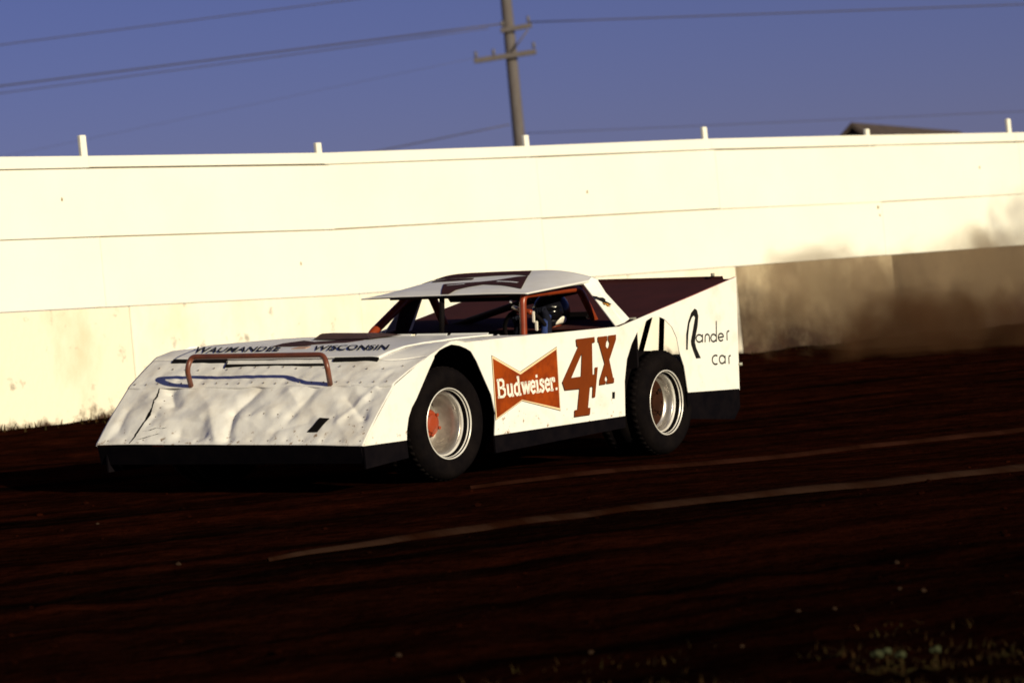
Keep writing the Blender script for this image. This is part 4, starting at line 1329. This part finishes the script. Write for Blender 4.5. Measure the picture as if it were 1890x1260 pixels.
blooms = [((1.13, 12.02), .024, 'leftmost pale weed bloom of the pair at the lower right edge'), ((1.17, 12.10), .022, 'right pale weed bloom of the pair at the lower right edge'),
          ((1.33, 12.02), .022, 'pale weed bloom standing alone between the pair and the right edge'), ((1.20, 11.92), .02, 'pale weed bloom cut by the bottom edge of the view')]
for (xy, r, lab) in blooms:
    vs, fs = [], []
    z = g_at(*xy)
    t = tag(empty('weed', (xy[0], xy[1], z - .01)), lab, 'weed', 'pale weeds at the infield edge')
    tube('stem', [(0, 0, 0), (.004, .003, .035), (.002, 0, .07)], .003, GRASSM, t, seg=6)
    for q in range(7):
        an = q * 2.4
        blob(.011 * math.cos(an), .011 * math.sin(an), .078 + .004 * (q % 3), r * .55, .8)
    from_py('bloom', vs, fs, FLOWER, t, smooth=True)
    for q in range(3):
        an = q * 2.1 + xy[0] * 9
        c_, s_ = math.cos(an), math.sin(an)
        from_py('leaf', [(0, 0, .01), (.03 * c_ - .012 * s_, .03 * s_ + .012 * c_, .03), (.06 * c_, .06 * s_, .03), (.03 * c_ + .012 * s_, .03 * s_ - .012 * c_, .03)], [(0, 1, 2, 3)], GRASSM, t)

# ------------------------------------------------------------------ dust thrown up behind the car
def dust_material(density, colour):
    m = bpy.data.materials.new('dust')
    m.use_nodes = True
    t = m.node_tree
    t.nodes.clear()
    o = t.nodes.new('ShaderNodeOutputMaterial')
    v = t.nodes.new('ShaderNodeVolumePrincipled')
    v.inputs['Color'].default_value = (*colour, 1)
    v.inputs['Anisotropy'].default_value = .25
    tc = t.nodes.new('ShaderNodeTexCoord')
    n1 = t.nodes.new('ShaderNodeTexNoise')
    n1.inputs['Scale'].default_value = 1.15
    n1.inputs['Detail'].default_value = 7
    n1.inputs['Roughness'].default_value = .60
    n1.inputs['Distortion'].default_value = .9
    t.links.new(tc.outputs['Object'], n1.inputs['Vector'])
    # ragged billows: the noise has to beat a threshold that rises away from the cloud's core
    sub = t.nodes.new('ShaderNodeVectorMath'); sub.operation = 'SUBTRACT'
    sub.inputs[1].default_value = (.5, .5, .5)
    t.links.new(tc.outputs['Generated'], sub.inputs[0])
    dot = t.nodes.new('ShaderNodeVectorMath'); dot.operation = 'DOT_PRODUCT'
    t.links.new(sub.outputs[0], dot.inputs[0]); t.links.new(sub.outputs[0], dot.inputs[1])
    thr = t.nodes.new('ShaderNodeMath'); thr.operation = 'MULTIPLY_ADD'
    thr.inputs[1].default_value = 4 * .26; thr.inputs[2].default_value = .385
    t.links.new(dot.outputs['Value'], thr.inputs[0])
    df = t.nodes.new('ShaderNodeMath'); df.operation = 'SUBTRACT'
    t.links.new(n1.outputs[0], df.inputs[0]); t.links.new(thr.outputs[0], df.inputs[1])
    mr = t.nodes.new('ShaderNodeMapRange')
    mr.inputs[1].default_value = 0.0; mr.inputs[2].default_value = .22
    mr.inputs[3].default_value = 0.0; mr.inputs[4].default_value = density
    t.links.new(df.outputs[0], mr.inputs[0])
    t.links.new(mr.outputs[0], v.inputs['Density'])
    t.links.new(v.outputs[0], o.inputs['Volume'])
    return m
def dust_cloud(s_, u_, z_, lx, ly, lz, density, tilt, label, colour=(.50, .37, .24)):
    bm = bmesh.new()
    bmesh.ops.create_icosphere(bm, subdivisions=4, radius=1)
    f_ = lambda c_: math.copysign(abs(c_) ** .7, c_)
    for v in bm.verts:
        x, y, z = v.co
        q = Vector((f_(x) * lx / 2, f_(y) * ly / 2, f_(z) * lz / 2))
        q.z += tilt * (q.x / lx)
        v.co = q * (1 + .05 * mnoise.noise(q * .8))
    d = from_bm('dust_cloud', bm, None, smooth=True)
    d.data.materials.append(dust_material(density, colour))
    c_ = sw(s_, u_, z_)
    d.location = c_
    d.rotation_euler = (0, 0, math.atan2(FD.y, FD.x))
    return tag(d, label, 'dust cloud', 'dust behind the car', 'stuff')
dust_cloud(5.4, 1.35, 1.80, 9.5, 2.2, 1.55, 1.6, .25, 'brown dust billowing low against the wall behind the race car')
dust_cloud(11.4, 1.4, 2.6, 8.0, 2.4, 2.3, .85, .7, 'thin dust plume rising over the white boards at the right edge')
dust_cloud(5.3, 2.5, 1.36, 9.0, 3.4, 1.15, 1.9, .15, 'dark brown dust hanging low over the foot of the wall behind the car', (.17, .085, .042))  # colour set far darker than the other two clouds
